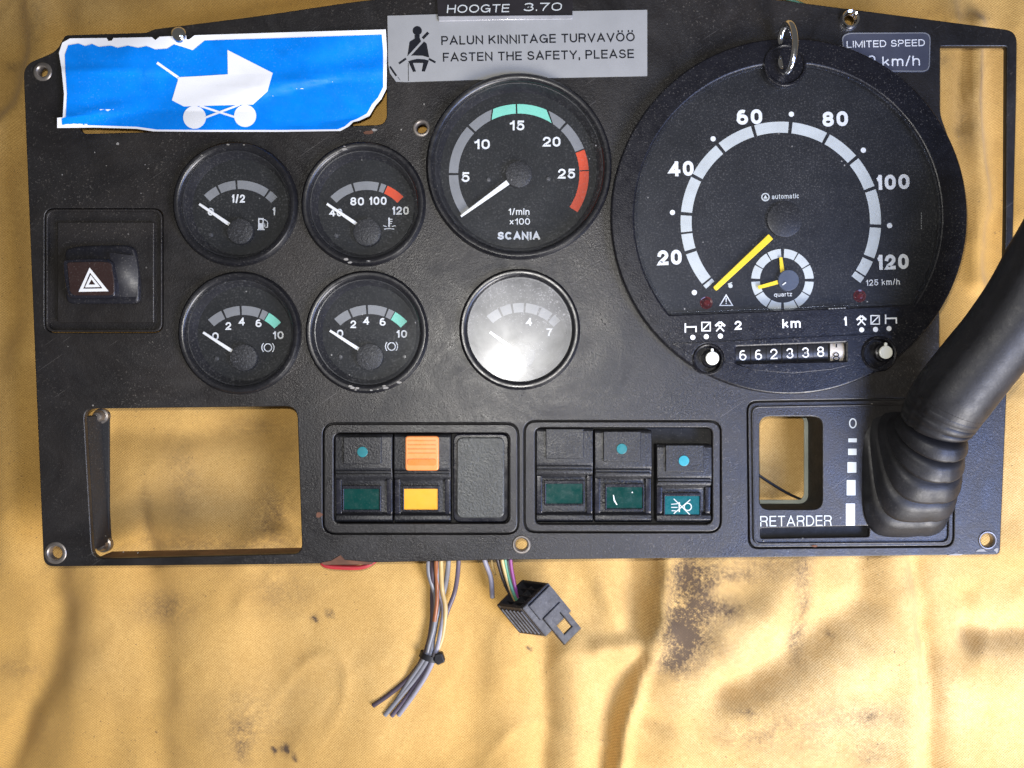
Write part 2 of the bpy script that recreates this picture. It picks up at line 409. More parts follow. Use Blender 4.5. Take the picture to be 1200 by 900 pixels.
def cloth_mat():
    m, t, p = nt('mustard_canvas')
    g = noise(t, 3, 5, .6, .3)
    base = mixc(t, ramp(t, g.outputs[0], [(.36, 0.), (.64, 1.)]), (.56, .315, .065), (.70, .45, .145))
    fa = t.nodes.new('ShaderNodeAttribute'); fa.attribute_name = 'light_tint'
    base = mixc(t, math_(t, 'MULTIPLY', fa.outputs['Fac'], ramp(t, noise(t, 16, 5, .7).outputs[0], [(.32, .55), (.62, 1.)])), base, (.82, .66, .38))  # painted light: cloth colour turned to cream by the mask
    base = mixc(t, math_(t, 'MULTIPLY', ramp(t, noise(t, 330, 4, .75).outputs[0], [(.38, 1.), (.60, 0.)]), .30), base, (.42, .245, .07))
    g2 = noise(t, 42, 6, .7)
    base = mixc(t, math_(t, 'MULTIPLY', ramp(t, g2.outputs[0], [(.35, 1.), (.62, 0.)]), .26), base, (.36, .20, .055))
    geo = t.nodes['geo']; sep = t.nodes.new('ShaderNodeSeparateXYZ'); t.links.new(geo.outputs['Position'], sep.inputs[0])
    wob = noise(t, 25, 2)
    def thr(axis, other, f, ph):
        x = math_(t, 'ADD', math_(t, 'MULTIPLY', sep.outputs[axis], f), math_(t, 'MULTIPLY', wob.outputs[0], 5.0))
        return math_(t, 'SINE', x)
    wx = thr(0, 1, 2 * math.pi / .00185, 0); wy = thr(1, 0, 2 * math.pi / .0016, 0)
    wv = math_(t, 'MULTIPLY', wx, wy)
    fine = noise(t, 1500, 2, .7)
    wv2 = math_(t, 'ADD', math_(t, 'MULTIPLY', wv, .22), fine.outputs[0])
    base = mixc(t, ramp(t, wv2, [(.22, .75), (.72, 0.)]), base, (.34, .19, .045))
    at = t.nodes.new('ShaderNodeAttribute'); at.attribute_name = 'stain'
    st = noise(t, 520, 6, .8); st2 = noise(t, 70, 5, .75, .4)
    q = math_(t, 'ADD', math_(t, 'MULTIPLY', st.outputs[0], 2.0), math_(t, 'MULTIPLY', st2.outputs[0], 1.7))
    q = math_(t, 'ADD', q, -2.28)
    k = math_(t, 'MULTIPLY', at.outputs['Fac'], math_(t, 'ADD', q, .92))
    k = ramp(t, k, [(.0, 0.), (.82, .92)])
    base = mixc(t, k, base, (.052, .034, .026))
    # grains of dirt spread everywhere
    d1 = math_(t, 'MULTIPLY', ramp(t, noise(t, 620, 3, .6).outputs[0], [(.65, 0.), (.71, 1.)]), ramp(t, noise(t, 11, 3).outputs[0], [(.42, 0.), (.6, 1.)]))
    base = mixc(t, math_(t, 'MULTIPLY', d1, .75), base, (.07, .045, .03))
    t.links.new(base, p.inputs['Base Color']); p.inputs['Roughness'].default_value = .85
    p.inputs['Specular IOR Level'].default_value = .35
    p.inputs['Sheen Weight'].default_value = .1
    bump(t, p, wv2, .6, .0004)
    return m
M_cloth = cloth_mat()

# ---------------------------------------------------------------- cloth (heightfield in pixel units)
def dist_poly(X, Y, P):
    best = np.full(X.shape, 1e9)
    for (x0, y0), (x1, y1) in zip(P[:-1], P[1:]):
        dx, dy = x1 - x0, y1 - y0; L = dx * dx + dy * dy
        t = np.clip(((X - x0) * dx + (Y - y0) * dy) / L, 0, 1)
        best = np.minimum(best, np.hypot(X - x0 - t * dx, Y - y0 - t * dy))
    return best
def vnoise(X, Y, sc_, seed):
    r = np.random.RandomState(seed); g = r.rand(256, 256)
    x = X / sc_ + 50.3; y = Y / sc_ + 50.7; xi = np.floor(x).astype(int); yi = np.floor(y).astype(int)
    fx = x - xi; fy = y - yi; fx = fx * fx * (3 - 2 * fx); fy = fy * fy * (3 - 2 * fy)
    q = lambda a, b: g[a % 256, b % 256]
    return (q(xi, yi) * (1 - fx) + q(xi + 1, yi) * fx) * (1 - fy) + (q(xi, yi + 1) * (1 - fx) + q(xi + 1, yi + 1) * fx) * fy - .5
RIDGES = [  # (points in photo pixels, half width, height)
    ([(40, -40), (52, 60), (30, 130), (-30, 190)], 16, 17), ([(80, -60), (110, 10)], 30, 12),
    ([(62, 640), (72, 730), (40, 820), (0, 900)], 22, -10), ([(110, 640), (120, 760), (80, 900)], 34, 10),
    ([(172, 650), (180, 760), (192, 920)], 20, -5), ([(250, 680), (240, 800), (260, 920)], 45, 7),
    ([(20, 420), (15, 640)], 26, 9), ([(0, 200), (10, 330), (0, 420)], 20, -10),
    ([(345, 640), (330, 800), (350, 920)], 40, -5), ([(436, 655), (470, 760), (440, 900)], 34, 5),
    ([(632, 700), (640, 780), (628, 920)], 12, -8), ([(600, 740), (590, 900)], 30, 6),
    ([(690, 650), (712, 700), (735, 745)], 15, 8), ([(745, 640), (742, 740)], 18, -16),
    ([(672, 770), (672, 920)], 24, 13), ([(700, 760), (735, 756), (775, 742)], 13, 14),
    ([(785, 640), (776, 700), (772, 745), (748, 800), (728, 850), (722, 920)], 8, 17),
    ([(752, 782), (722, 815), (706, 850), (702, 920)], 17, -14),
    ([(770, 750), (800, 800), (790, 920)], 40, 10), ([(755, 835), (800, 850), (860, 890), (900, 940)], 13, -8),
    ([(845, 655), (820, 700), (850, 730), (900, 715)], 22, 7),
    ([(1010, 640), (1008, 700), (965, 730), (935, 765), (880, 800), (850, 803)], 21, -17),
    ([(1040, 650), (1035, 760), (1000, 780), (950, 820), (860, 840)], 32, 12),
    ([(930, 660), (900, 730), (850, 760)], 26, 11),
    ([(1070, 660), (1082, 740), (1094, 800), (1092, 920)], 12, -13), ([(1062, 700), (1068, 900)], 18, 8),
    ([(1130, 700), (1140, 745)], 15, -8), ([(1220, 738), (1145, 742)], 17, -15), ([(1220, 790), (1120, 800), (1120, 900)], 34, 9),
    ([(1143, 30), (1140, 120), (1150, 220), (1145, 330)], 11, 15), ([(1128, 60), (1128, 150)], 8, -6), ([(1165, 60), (1170, 330)], 14, -7),
    ([(1205, 0), (1200, 250)], 24, 10), ([(1100, -40), (1108, 30)], 14, 12),
    ([(1195, 470), (1200, 640)], 20, 8), ([(1175, 640), (1210, 690)], 25, 8), ([(1155, 420), (1120, 330)], 20, 5),
    ([(130, 500), (220, 510), (360, 500)], 17, -7), ([(160, 560), (230, 540), (340, 545)], 30, 5), ([(165, 600), (172, 660)], 12, -5),
    ([(290, 660), (330, 560)], 20, 5), ([(120, 30), (300, -20)], 30, 10), ([(230, 12), (420, -20)], 14, -8), ([(330, -30), (380, 0)], 20, 8),
    ([(-40, 700), (-20, 900)], 30, 9), ([(540, 660), (560, 760), (540, 880)], 26, -5),
    ([(500, 940), (700, 960)], 40, 14), ([(900, 950), (1200, 940)], 40, 12), ([(-80, 300), (-90, 700)], 40, 15), ([(1290, 100), (1280, 800)], 35, 14),
]
def cloth_height(X, Y):
    Xw = X + 10 * vnoise(X, Y, 70, 3) + 5 * vnoise(X, Y, 26, 4); Yw = Y + 10 * vnoise(X, Y, 70, 5)
    z = np.zeros(X.shape)
    for P, w, h in RIDGES: z += h * np.exp(-(dist_poly(Xw, Yw, P) / w) ** 2)
    xr = X * .93 + Y * .36; yr = -X * .36 + Y * .93
    z += 15 * vnoise(xr, yr, 150, 11) + 5 * vnoise(xr * 1.5, yr * .7, 66, 12) + 1.0 * vnoise(X * 1.5, Y * .8, 23, 13)
    for sd, scl, hh in ((21, 120, 5.5), (22, 75, 3.2)):      # narrow sharp creases
        nn = np.abs(vnoise(xr * 1.4 + .25 * yr, yr * .6, scl, sd)); z += hh * np.exp(-nn / .035) * np.clip(vnoise(X, Y, 140, sd + 5) + .35, 0, 1)
    # pressed flat by the instrument cluster's housings
    inside = np.clip(np.minimum(np.minimum(X - 195, 1090 - X), np.minimum(Y - 80, 470 - Y)) / 40, 0, 1)
    z = z * (1 - inside) - 2 * inside
    z = np.where((X > 20) & (X < 1200) & (Y > 0) & (Y < 665), np.minimum(z, 14), z)
    return -66 + np.clip(z, -26, 26)
gx = np.arange(-700, 1900.1, 5.0); gy = np.arange(-600, 1500.1, 5.0)
GX, GY = np.meshgrid(gx, gy, indexing='ij')
Z = cloth_height(GX, GY)
kc = (D + 66) / D * S
V = np.stack([(GX - 600) * kc, (450 - GY) * kc, (Z + H0) * S], -1).reshape(-1, 3)
nx, ny = GX.shape; idx = np.arange(nx * ny).reshape(nx, ny)
Q = np.stack([idx[:-1, :-1], idx[:-1, 1:], idx[1:, 1:], idx[1:, :-1]], -1).reshape(-1, 4)
cm = bpy.data.meshes.new('cloth')
cm.vertices.add(len(V)); cm.vertices.foreach_set('co', V.astype('f').ravel())
cm.loops.add(Q.size); cm.loops.foreach_set('vertex_index', Q.ravel().astype('i'))
cm.polygons.add(len(Q)); cm.polygons.foreach_set('loop_start', np.arange(0, Q.size, 4).astype('i'))
cm.update(calc_edges=True); cm.validate()
cm.polygons.foreach_set('use_smooth', [True] * len(Q))
stain = np.zeros(GX.shape)
for (x, y, rx, ry, s) in [(806, 690, 30, 55, 1.15), (795, 738, 24, 30, 1.5), (785, 775, 24, 18, .8), (845, 712, 38, 14, .9), (840, 672, 60, 14, .8),
                          (905, 640, 60, 30, .7), (830, 755, 50, 30, .45), (195, 712, 34, 20, .75), (285, 870, 12, 26, .6), (290, 845, 55, 45, .45),
                          (170, 600, 7, 35, .5), (215, 580, 20, 45, .38), (315, 608, 28, 26, .55), (215, 540, 24, 24, .35), (295, 500, 45, 12, .4),
                          (330, 560, 30, 60, .4), (940, 690, 12, 60, .8), (935, 750, 10, 30, .8), (1015, 838, 40, 16, .8), (930, 850, 70, 45, .55),
                          (1020, 885, 30, 20, .6), (975, 745, 4, 4, 1.4), (632, 720, 6, 50, .35), (20, 785, 25, 18, .4), (330, 690, 40, 30, .45),
                          (1147, 100, 4, 50, .8), (1105, 70, 8, 8, .8), (1130, 150, 10, 30, .5), (50, 30, 10, 40, .5), (14, 78, 12, 6, .6),
                          (250, 640, 110, 14, .6), (860, 860, 40, 25, .4), (640, 650, 30, 20, .3), (870, 830, 12, 4, 1.0),
                          (700, 700, 8, 40, .3), (1120, 20, 50, 10, .3), (75, 80, 15, 10, .5), (905, 570, 10, 40, .4)]:
    stain += s * np.exp(-((GX - x) / rx) ** 2 - ((GY - y) / ry) ** 2)
for (x, y, r) in [(369, 724, 3.4), (388, 718, 3.4), (334, 879, 4), (321, 881, 3), (345, 888, 2.6), (621, 761, 2.4)]:
    stain += 2.5 * np.exp(-((GX - x) ** 2 + (GY - y) ** 2) / r ** 2)
sa = cm.attributes.new('stain', 'FLOAT', 'POINT'); sa.data.foreach_set('value', np.clip(stain, 0, 2).astype('f').ravel())
light_tint = np.zeros(GX.shape)  # bright light, strongest at lower right, painted in as paler cloth
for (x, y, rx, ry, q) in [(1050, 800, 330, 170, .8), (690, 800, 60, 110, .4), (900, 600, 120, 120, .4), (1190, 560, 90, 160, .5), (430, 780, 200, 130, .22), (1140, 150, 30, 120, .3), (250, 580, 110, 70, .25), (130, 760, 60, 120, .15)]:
    light_tint = np.maximum(light_tint, q * np.exp(-((GX - x) / rx) ** 2 - ((GY - y) / ry) ** 2))
ba = cm.attributes.new('light_tint', 'FLOAT', 'POINT'); ba.data.foreach_set('value', light_tint.astype('f').ravel())
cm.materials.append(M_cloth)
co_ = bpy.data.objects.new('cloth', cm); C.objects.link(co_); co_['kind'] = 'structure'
WO['cloth'] = Vector((0, 0, 0))

# ================================================================ THE DASHBOARD
dash = thing('dashboard', 'black vehicle instrument panel with round gauges, switches and a curved lever on yellow cloth', 'dashboard', (0, 0, 0.002))

outline = rpoly([(27, 76), (66, 60), (76, 41), (172, 38), (180, 34), (300, 19), (420, 1), (520, -9), (640, -14), (780, -12), (900, -2), (1000, 11), (1100, 24), (1192, 36),
                 (1191, 120), (1186, 330), (1179, 480), (1172, 650), (820, 654), (600, 656), (350, 661), (51, 664), (40, 400)],
                [14, 10, 4, 3, 4, 30, 30, 30, 30, 30, 30, 30, 30, 14, 20, 30, 30, 6, 30, 30, 30, 12, 60])
G1, G2, G3, G4, G5, TA, TG = (276, 239), (426, 239), (281, 390), (430, 389), (609, 386), (608, 195), (925, 253)
loops = [outline]
for (c, R) in ((G1, 73), (G2, 73), (G3, 72), (G4, 72), (G5, 71), (TA, 109)): loops.append(circ(*c, R - 6, 72))
loops.append(circ(*TG, 180, 96))
loops.append(rpoly([(92, 62), (453, 52), (453, 146), (92, 157)], 12))                                  # slot behind the blue sticker
loops.append(rpoly([(1102, 54), (1180, 54), (1179, 250), (1176, 395), (1150, 425), (1101, 425), (1101, 364), (1118, 330), (1128, 290), (1129, 240), (1122, 190), (1102, 134)],
                   [2, 3, 20, 10, 10, 6, 3, 14, 14, 14, 14, 8]))
loops.append(rpoly([(98, 479), (348, 476), (354, 649), (108, 655)], [12, 14, 12, 14]))                 # lower left opening
loops.append(rrect(52, 244, 191, 390, 12))                                                            # hazard bay
loops.append(rrect(378, 495.5, 608, 626.5, 15)); loops.append(rrect(613.5, 492.5, 845.5, 624.5, 15))   # switch bays
loops.append(rpoly([(875, 470), (1120, 466), (1118, 641), (877, 643)], 12))                            # retarder bay
HOLES = [(50, 84, 6), (65, 648, 8), (494, 150, 6.5), (611, 638, 7.5), (1157, 633, 8), (995, 24, 6.5)]
for (u, v, r) in HOLES: loops.append(circ(u, v, r, 24))
panel = plate('panel_plate', loops, -8, 0, MP, dash, bevel=1.1)

# small ring eyelets round the fixing holes
for (u, v, r), ro in zip(HOLES, (11, 13, 10.5, 11, 11, 12)):
    m = M_chrome if u == 995 else M_eye
    hgt = 5 if u == 995 else 1.2
    lathe('eyelet', u, v, [(r - .5, -8), (r - .5, -1), (r, 0), (r + 1.2, hgt), ((r + ro) / 2 + .6, hgt + 1.2 * (u == 995)), (ro - .5, hgt * .6), (ro, .1), (ro, -.8), (r, -.8)], m, dash, n=40)
lathe('screw', 212, 43, [(0, 12), (4, 11.8), (8, 9), (9.5, 5), (9.5, 1), (5, 0)], M_chrome, dash, n=32)

# ---------------------------------------------------------------- round gauges
DZ = -13.0
def gauge(c, R, hub, hr, r0, r1, segs, texts, needle, label, glassm=M_glass, dots=(), hubz=-5, name='gauge'):
    u, v = c
    prof = [(0, -62), (R - 14, -62), (R - 14, -60), (R - 7.5, -20), (R - 7.5, .6), (R, .6), (R, 5), (R - .8, 8), (R - 3, 10.2), (R - 6, 10.4), (R - 8.4, 9), (R - 9.6, 6.6), (R - 10, 4), (R - 11, -6), (R - 12, DZ - .8), (0, DZ - .8)]
    g = lathe(name, u, v, prof, M_bez, dash, zr=5, label=label)
    lathe('dial', u, v, [(0, DZ), (R - 12.2, DZ), (R - 12.2, DZ - .6), (0, DZ - .6)], M_dial, g, zr=5)
    # inner cup wall catching the light
    lathe('cup_ring', u, v, [(R - 10.2, 3.4), (R - 11.2, 3.2), (R - 13.5, -7), (R - 16, DZ + .4), (R - 12.2, DZ + .4), (R - 11.2, -6), (R - 10.2, 3.4)], M_ring, g, zr=5)
    for s in segs:
        a0, a1, m = s[:3]; b = s[3:] if len(s) > 3 else (None, None)
        plate('scale_segment', [arcseg(*hub_true(hub), r0, r1, a0, a1, *b)], DZ + .35, DZ + .35, m, g)
    for (s, tu, tv, cap, wd) in texts: txt('numeral', s, tu, tv, cap, M_white, g, DZ + .4, None if s == '1' else wd, w=0.195)
    for (du, dv) in dots: lathe('dial_screw', du, dv, [(0, DZ + 1.6), (2, DZ + 1.4), (3, DZ)], M_hubdot, g, zr=DZ, n=16)
    hu, hv = hub
    if needle:
        (bu, bv, tu, tv, w0, w1) = needle
        plate('needle', [line(hu + (bu - hu) * .7, hv + (bv - hv) * .7, tu, tv, w0, w1)], -9.5, -7.5, M_needle, g, bevel=.4, zr=-8)
    lathe('hub_cap', hu, hv, [(0, hubz), (hr - 2, hubz), (hr - .6, hubz - .6), (hr, hubz - 2), (hr, DZ + .2), (0, DZ + .2)], M_hub, g, zr=hubz, n=48)
    lathe('glass', u, v, [(0, 6.6), (R - 9.9, 6.6), (R - 9.9, 5.6), (0, 5.6)][:2], glassm, g, zr=5)
    return g
def hub_true(h): return h
M_ring = simple('cup_ring_grey', (.016, .016, .020), .32, dust=.35)
M_hubdot = simple('dial_screw_dull', (.10, .10, .105), .35, .5)
gp = 1.2
def segs_of(cuts, cols, g=gp):
    out = []
    for a, b, m in zip(cuts[:-1], cuts[1:], cols): out.append((a - g, b + g, m))
    return out
g1 = gauge(G1, 73, (281, 271), 15.5, 49.5, 59.5, segs_of([136, 117, 94, 54, 41], [M_grey] * 4),
           [('1/2', 279, 232.7, 9.5, 16), ('0', 247, 248, 9, 7), ('1', 320.7, 247.6, 9, 3.6)], (267, 262, 233.5, 239, 4.2, 3.0),
           'fuel gauge with a 1/2 mark and a petrol pump symbol', dots=[(247, 275)])
g2 = gauge(G2, 73, (430, 272), 16.5, 49.5, 59.5, [(136, 108.2, M_grey), (105.8, 76.2, M_grey), (73.8, 67.5, M_grey), (66, 44, M_red)],
           [('80', 418.5, 236, 9.5, 16), ('100', 442.5, 235.3, 9.5, 21), ('120', 469, 246.8, 9.5, 20), ('40', 393.5, 249, 9, 15)], (416, 260.7, 383, 238.8, 4.2, 3.0),
           'coolant temperature gauge reading up to 120 with a red end', dots=[(394, 276)])
prs = [('2', 0), ('4', 1), ('6', 2), ('10', 3), ('0', 4)]
g3 = gauge(G3, 72, (285, 419), 16, 50, 60.5, [(133, 115.2, M_grey), (112.8, 94.2, M_grey), (91.8, 70, M_grey), (68, 61, M_grey), (60, 43, M_mint)],
           [('2', 267.6, 382, 9, 6.5), ('4', 283.3, 376.7, 9, 7), ('6', 303, 378.8, 9, 7), ('10', 325.7, 392.7, 9, 13), ('0', 252.4, 394, 9, 7.5)], (271.9, 411.9, 238, 389.5, 4.2, 3.0),
           'left air pressure gauge reading 0 to 10 with a mint green end', dots=[(254, 420)])
g4 = gauge(G4, 72, (433, 418), 16, 50, 60.5, [(133, 115.2, M_grey), (112.8, 94.2, M_grey), (91.8, 70, M_grey), (68, 61, M_grey), (60, 43, M_mint)],
           [('2', 414, 380, 9, 6.5), ('4', 429.2, 375.9, 9, 7), ('6', 448.4, 377.2, 9, 7), ('10', 470.5, 391.3, 9, 13), ('0', 398.5, 390.8, 9, 7.5)], (419.9, 408.7, 386.5, 387.3, 4.2, 3.0),
           'right air pressure gauge reading 0 to 10 with a chipped lower rim', dots=[(399, 418), (474, 418)])
g5 = gauge(G5, 71, (611, 416), 16, 50, 61, segs_of([133, 116, 101, 86, 68, 52, 40], [M_grey] * 6),
           [('4', 620, 377, 9, 7), ('7', 643.7, 389.3, 9, 6.5)], (599, 407, 574, 389, 4.2, 3.0),
           'gauge with hazy scuffed glass whitened by glare, reading up to 7', glassm=M_glassh)
# pump symbol
plate('pump_symbol', [rrect(302.5, 255.5, 309, 268.5, .8), rrect(304, 257.5, 307.6, 261.5)], DZ + .4, DZ + .4, M_white, g1)
plate('pump_hose', [line(309.5, 257, 313.5, 260, 1.1), line(313.5, 260, 313.6, 266, 1.2), line(310, 266.8, 313.8, 266, 1.1), line(310.2, 262, 310.4, 267, 1.0), rrect(301.5, 268.3, 310.2, 269.6)], DZ + .4, DZ + .4, M_white, g1)
# thermometer symbol
plate('thermometer_symbol', [rrect(455, 255, 457, 266, .8), rrect(457.2, 256.5, 460, 257.5), rrect(457.2, 259, 460, 260), rrect(457.2, 261.5, 459, 262.5),
      line(449, 264.5, 453, 265.4, 1), line(459, 265.4, 463.5, 264.5, 1), line(450, 268.5, 456, 267.6, 1), line(456, 267.6, 462, 268.5, 1)], DZ + .4, DZ + .4, M_white, g2)
for gg, (u, v) in ((g3, (314, 407.3)), (g4, (458.8, 406))):
    plate('brake_symbol', [arcseg(u, v, 3.8, 5, 0.1, 359.9)], DZ + .4, DZ + .4, M_white, gg)
    plate('brake_symbol', [arcseg(u, v, 6.6, 7.7, 135, 225), arcseg(u, v, 6.6, 7.7, -45, 45)], DZ + .4, DZ + .4, M_white, gg)
# chips on rims
def chips(parent, c, R, a0, a1, n, m, seed, z=10.2):
    rr = random.Random(seed); L = []
    for i in range(n):
        a = math.radians(a0 + (a1 - a0) * rr.random()); r = R - 2 - 4 * rr.random(); w = .5 + 1.6 * rr.random()
        x = c[0] + r * math.cos(a); y = c[1] - r * math.sin(a)
        L.append([(x + w * (1 + .6 * rr.random()) * math.cos(t) * 1.4, y + w * math.sin(t) * (.5 + .6 * rr.random())) for t in [k * 1.0472 for k in range(6)]])
    plate('paint_chip', L, z, z + .5, m, parent)
M_chip = simple('bare_chip', (.24, .23, .21), .5)
M_rust = simple('rust', (.13, .055, .03), .8, var=.3)
chips(g4, G4, 72, -115, -55, 9, M_chip, 1); chips(g2, G2, 73, -112, -85, 4, M_chip, 2); chips(g2, G2, 73, 95, 118, 3, M_chip, 5); chips(g1, G1, 73, 60, 200, 3, M_chip, 9)

# rev counter
hub = (608, 205)
gt = gauge(TA, 109, (608, 204), 15.8, 71, 82, [(215, 181, M_grey), (179, 137.6, M_grey), (135.6, 112.8, M_grey, 135.6, 118), (111.4, 92.6, M_mint, 116.6, 92.8), (91.4, 66.8, M_mint, 91.2, 57.2),
                 (64.8, 48, M_grey, 55.6, 48), (46, 21.6, M_grey), (20.4, 3.5, M_red), (2.5, -33, M_red)],
           [('15', 606, 147, 11.5, 17), ('10', 565, 169, 11.5, 18), ('5', 545.5, 207.5, 11.5, 9.5), ('20', 646.5, 166, 11.5, 20.5), ('25', 664, 203.5, 11.5, 20)],
           (596, 213, 540, 253.5, 6.4, 2.6), 'large rev counter with mint green and red bands, marked x100', dots=[(572.5, 210.5), (642.5, 209.5)], name='rev_counter')
txt('lettering', '1/min', 608, 248, 7.5, M_white, gt, DZ + .4, 25, w=0.15)
txt('lettering', 'x100', 609, 259.5, 7.5, M_white, gt, DZ + .4, 24, w=0.15)
txt('lettering', 'SCANIA', 608, 276.3, 9.2, M_white, gt, DZ + .4, 50, w=0.25, track=.12)

# ---------------------------------------------------------------- tachograph
rot = 2.1
def chord(u): return 371.5 - (u - 781) * (14.5 / 292)
def window(r, inset=0):
    pts = []
    for i in range(241):
        a = math.radians(-50 + 280 * i / 240); x = 923.5 + r * math.cos(a); y = 254 - r * math.sin(a)
        lim = chord(x) - inset
        if y <= lim: pts.append((x, y))
    # flat lower edge
    return pts
def with_notch(pts, nu, nv, nr, r):
    out = []; done = False
    for (x, y) in pts:
        if math.hypot(x - nu, y - nv) < nr:
            if not done:
                a0 = -2; 
                out += [(nu + nr * math.cos(math.radians(t)), nv - nr * math.sin(math.radians(t))) for t in np.linspace(-4, -176, 20)]
                done = True
            continue
        out.append((x, y))
    return out
win = with_notch(window(180), 920, 76, 25, 180)
def lim_pts(L): return L
TZ = 14
body_loops = [circ(925, 253, 209, 160), win, circ(830, 421, 16, 40), circ(1030, 414.4, 18, 40),
              rpoly([(863, 406.5), (991, 401.7), (991, 422.3), (863, 425)], 1.5)]
tach = plate('tachograph', body_loops, .5, TZ, M_tb if 'M_tb' in globals() else simple('tachograph_satin_black', (.006, .006, .009), .36, grain=.3, dust=.3, spec=.45), dash, bevel=2.2, label='large round speedometer with a yellow pointer, small clock and odometer')
M_tb = tach.data.materials[0]
lathe('housing', 925, 253, [(0, -62), (172, -62), (178, -30), (178, -9), (178, .3), (200, .3), (200, -0.1), (176, -.1)], M_dark, tach, zr=0)
TD = 2.0
plate('dial_plate', [circ(925, 253, 196, 120)], .8, TD, simple('dial_satin_black', (.007, .0075, .010), .5, dust=.16, spec=.35), tach)
glass_me = curve_mesh([win], TZ - 2, TZ - 2)
place('glass', glass_me, M_tglass, tach)
# bevelled glass edge
def ring_strip(pts, zin, zout, inset, cu, cv):
    V = []; F = []; n = len(pts)
    for (x, y) in pts:
        dx, dy = cu - x, cv - y; L = math.hypot(dx, dy)
        V.append(W(x, y, zout)); V.append(W(x + dx / L * inset, y + dy / L * inset, zin))
    for i in range(n):
        j = (i + 1) % n; F.append((2 * i, 2 * i + 1, 2 * j + 1, 2 * j))
    return mesh_from(V, F)
place('window_edge', ring_strip(win, TZ - 1.5, TZ - 5.5, 3.2, 923, 240), glass('edge_glass', .5, .35, .22, (.7, .8, 1)), tach)
# recessed notch and metal loop at the top
lathe('latch_recess', 920, 76, [(24.6, TZ + 1.5), (22.5, TZ + 1.6), (20, TZ - 1), (18, 5), (0, 4)], M_tb, tach, zr=TZ, n=48)
ringpts = []
for i in range(49):
    a = 2 * math.pi * i / 48
    y = 27 * math.cos(a); x = 15 * math.sin(a)
    ringpts.append(W(922, 56, 24) + Vector((x * .30 * S, y * S, x * .95 * S)))
place('metal_loop', sweep(ringpts, [4.0 * S] * 49, 12, cap=False), M_chrome, tach, 60)
plate('loop_pin', [rrect(908, 70, 936, 75, 2)], 6, 12, M_metal, tach, bevel=1.5)
# scale
SC = (915, 260)
cuts = [(221.8, 219.4, 0), (218.2, 199, 0), (197, 187.2, 0), (186, 176.2, 0), (174.2, 153.3, 0), (151.3, 130.3, 0), (128.3, 107.4, 0), (105.4, 85.4, 0), (83.2, 62.6, 0),
        (60.6, 41.4, 0), (39.4, 21, 0), (19, -1.5, 0), (-3.5, -21.4, 0), (-23.4, -32.6, 0), (-33.6, -37.5, 0)]
for a0, a1, _ in cuts: plate('scale_segment', [arcseg(*SC, 104.5, 117.5, a0, a1)], TD + .4, TD + .4, M_pale, tach)
for s, u, v, wd in (('20', 784.7, 301.7, 28), ('40', 798.3, 197.6, 29), ('60', 878.2, 137, 30), ('80', 978.7, 139.3, 30), ('100', 1045.8, 213.3, 40), ('120', 1045.8, 306.9, 38)):
    txt('numeral', s, u, v, 17.5, M_white, tach, TD + .5, wd, rot=rot, w=0.235)
for (u, v) in ((927.4, 133.8), (835.7, 162.7), (788, 249), (1011.7, 176), (1042.5, 264.3), (813.7, 342.8)):
    plate('scale_dot', [circ(u, v, 3.1, 20)], TD + .5, TD + .5, M_white, tach)
txt('lettering', '125 km/h', 1034.4, 330.7, 7, M_white, tach, TD + .5, 40, rot=rot, w=0.15)
txt('lettering', 'automatic', 920.5, 230, 5.6, M_pale, tach, TD + .5, 32, rot=rot, w=0.14)
plate('round_emblem', [circ(897, 231, 4.9, 28), circ(897, 231, 3.6, 28)], TD + .5, TD + .5, M_pale, tach)
plate('round_emblem', [[(897, 228.4), (899.4, 232.4), (894.6, 232.4)], rrect(894.8, 232.9, 899.2, 233.7)], TD + .5, TD + .5, M_pale, tach)
lathe('hub_cap', 920, 257, [(0, 6), (19, 6), (20.5, 5.4), (21, TD)], simple('hub_satin_black', (.006, .006, .008), .45, dust=.15), tach, zr=6, n=64)
plate('needle', [rpoly(line(903.5, 277, 837.5, 338.8, 8.0, 6.0), [1, 2, 2, 1])], 5.4, 7.4, M_yel, tach, bevel=.5)
# clock
CK = (917, 328.3)
for i in range(12):
    a = 90 - 30 * i; th0 = 3.2 if i % 3 == 0 else 1.2; th1 = 3.2 if (i + 1) % 3 == 0 else 1.2
    plate('clock_segment', [arcseg(*CK, 26.5, 36.6, a - th0, a - 30 + th1)], TD + .4, TD + .4, M_pale, tach)
txt('lettering', 'quartz', 917.6, 345, 4.8, M_white, tach, TD + .5, 21, rot=rot, w=0.14)
plate('clock_hand', [line(917, 319, 915, 301.6, 5.0, 3.4)], 3.6, 4.6, M_yel, tach)
plate('clock_hand', [line(912, 330.5, 888.7, 337, 4.6, 4.0)], 4.8, 5.8, M_yel, tach)
lathe('clock_hub', 924, 328.3, [(0, 7.5), (11.6, 7.5), (12.3, 6.8), (12.3, TD)], M_cdisc, tach, zr=7, n=48)
plate('clock_second_hand', [line(921, 331, 917, 334, 1.6, 1.2)], 7.8, 8.4, M_white, tach)
for (u, v) in ((827.6, 355), (1007.3, 347)):
    lathe('warning_lamp', u, v, [(0, 6.5), (3, 6), (5, 4), (5.6, TD), (7.4, TD + .6), (7.4, TD)], M_led, tach, zr=TD, n=24)
def tri(u, v, s, h): return [(u, v - h / 2), (u + s / 2, v + h / 2), (u - s / 2, v + h / 2)]
plate('warning_triangle', [tri(851, 351.5, 17, 14), tri(851, 352.3, 12.6, 10.2)], TD + .5, TD + .5, M_white, tach)
plate('warning_triangle', [rrect(850.4, 349, 851.6, 354), rrect(850.4, 355, 851.6, 356.2)], TD + .5, TD + .5, M_white, tach)
plate('pointer_symbol', [circ(856, 335, 2.6, 10), line(853, 333, 858, 331, 1.2)], TD + .5, TD + .5, M_pale, tach)
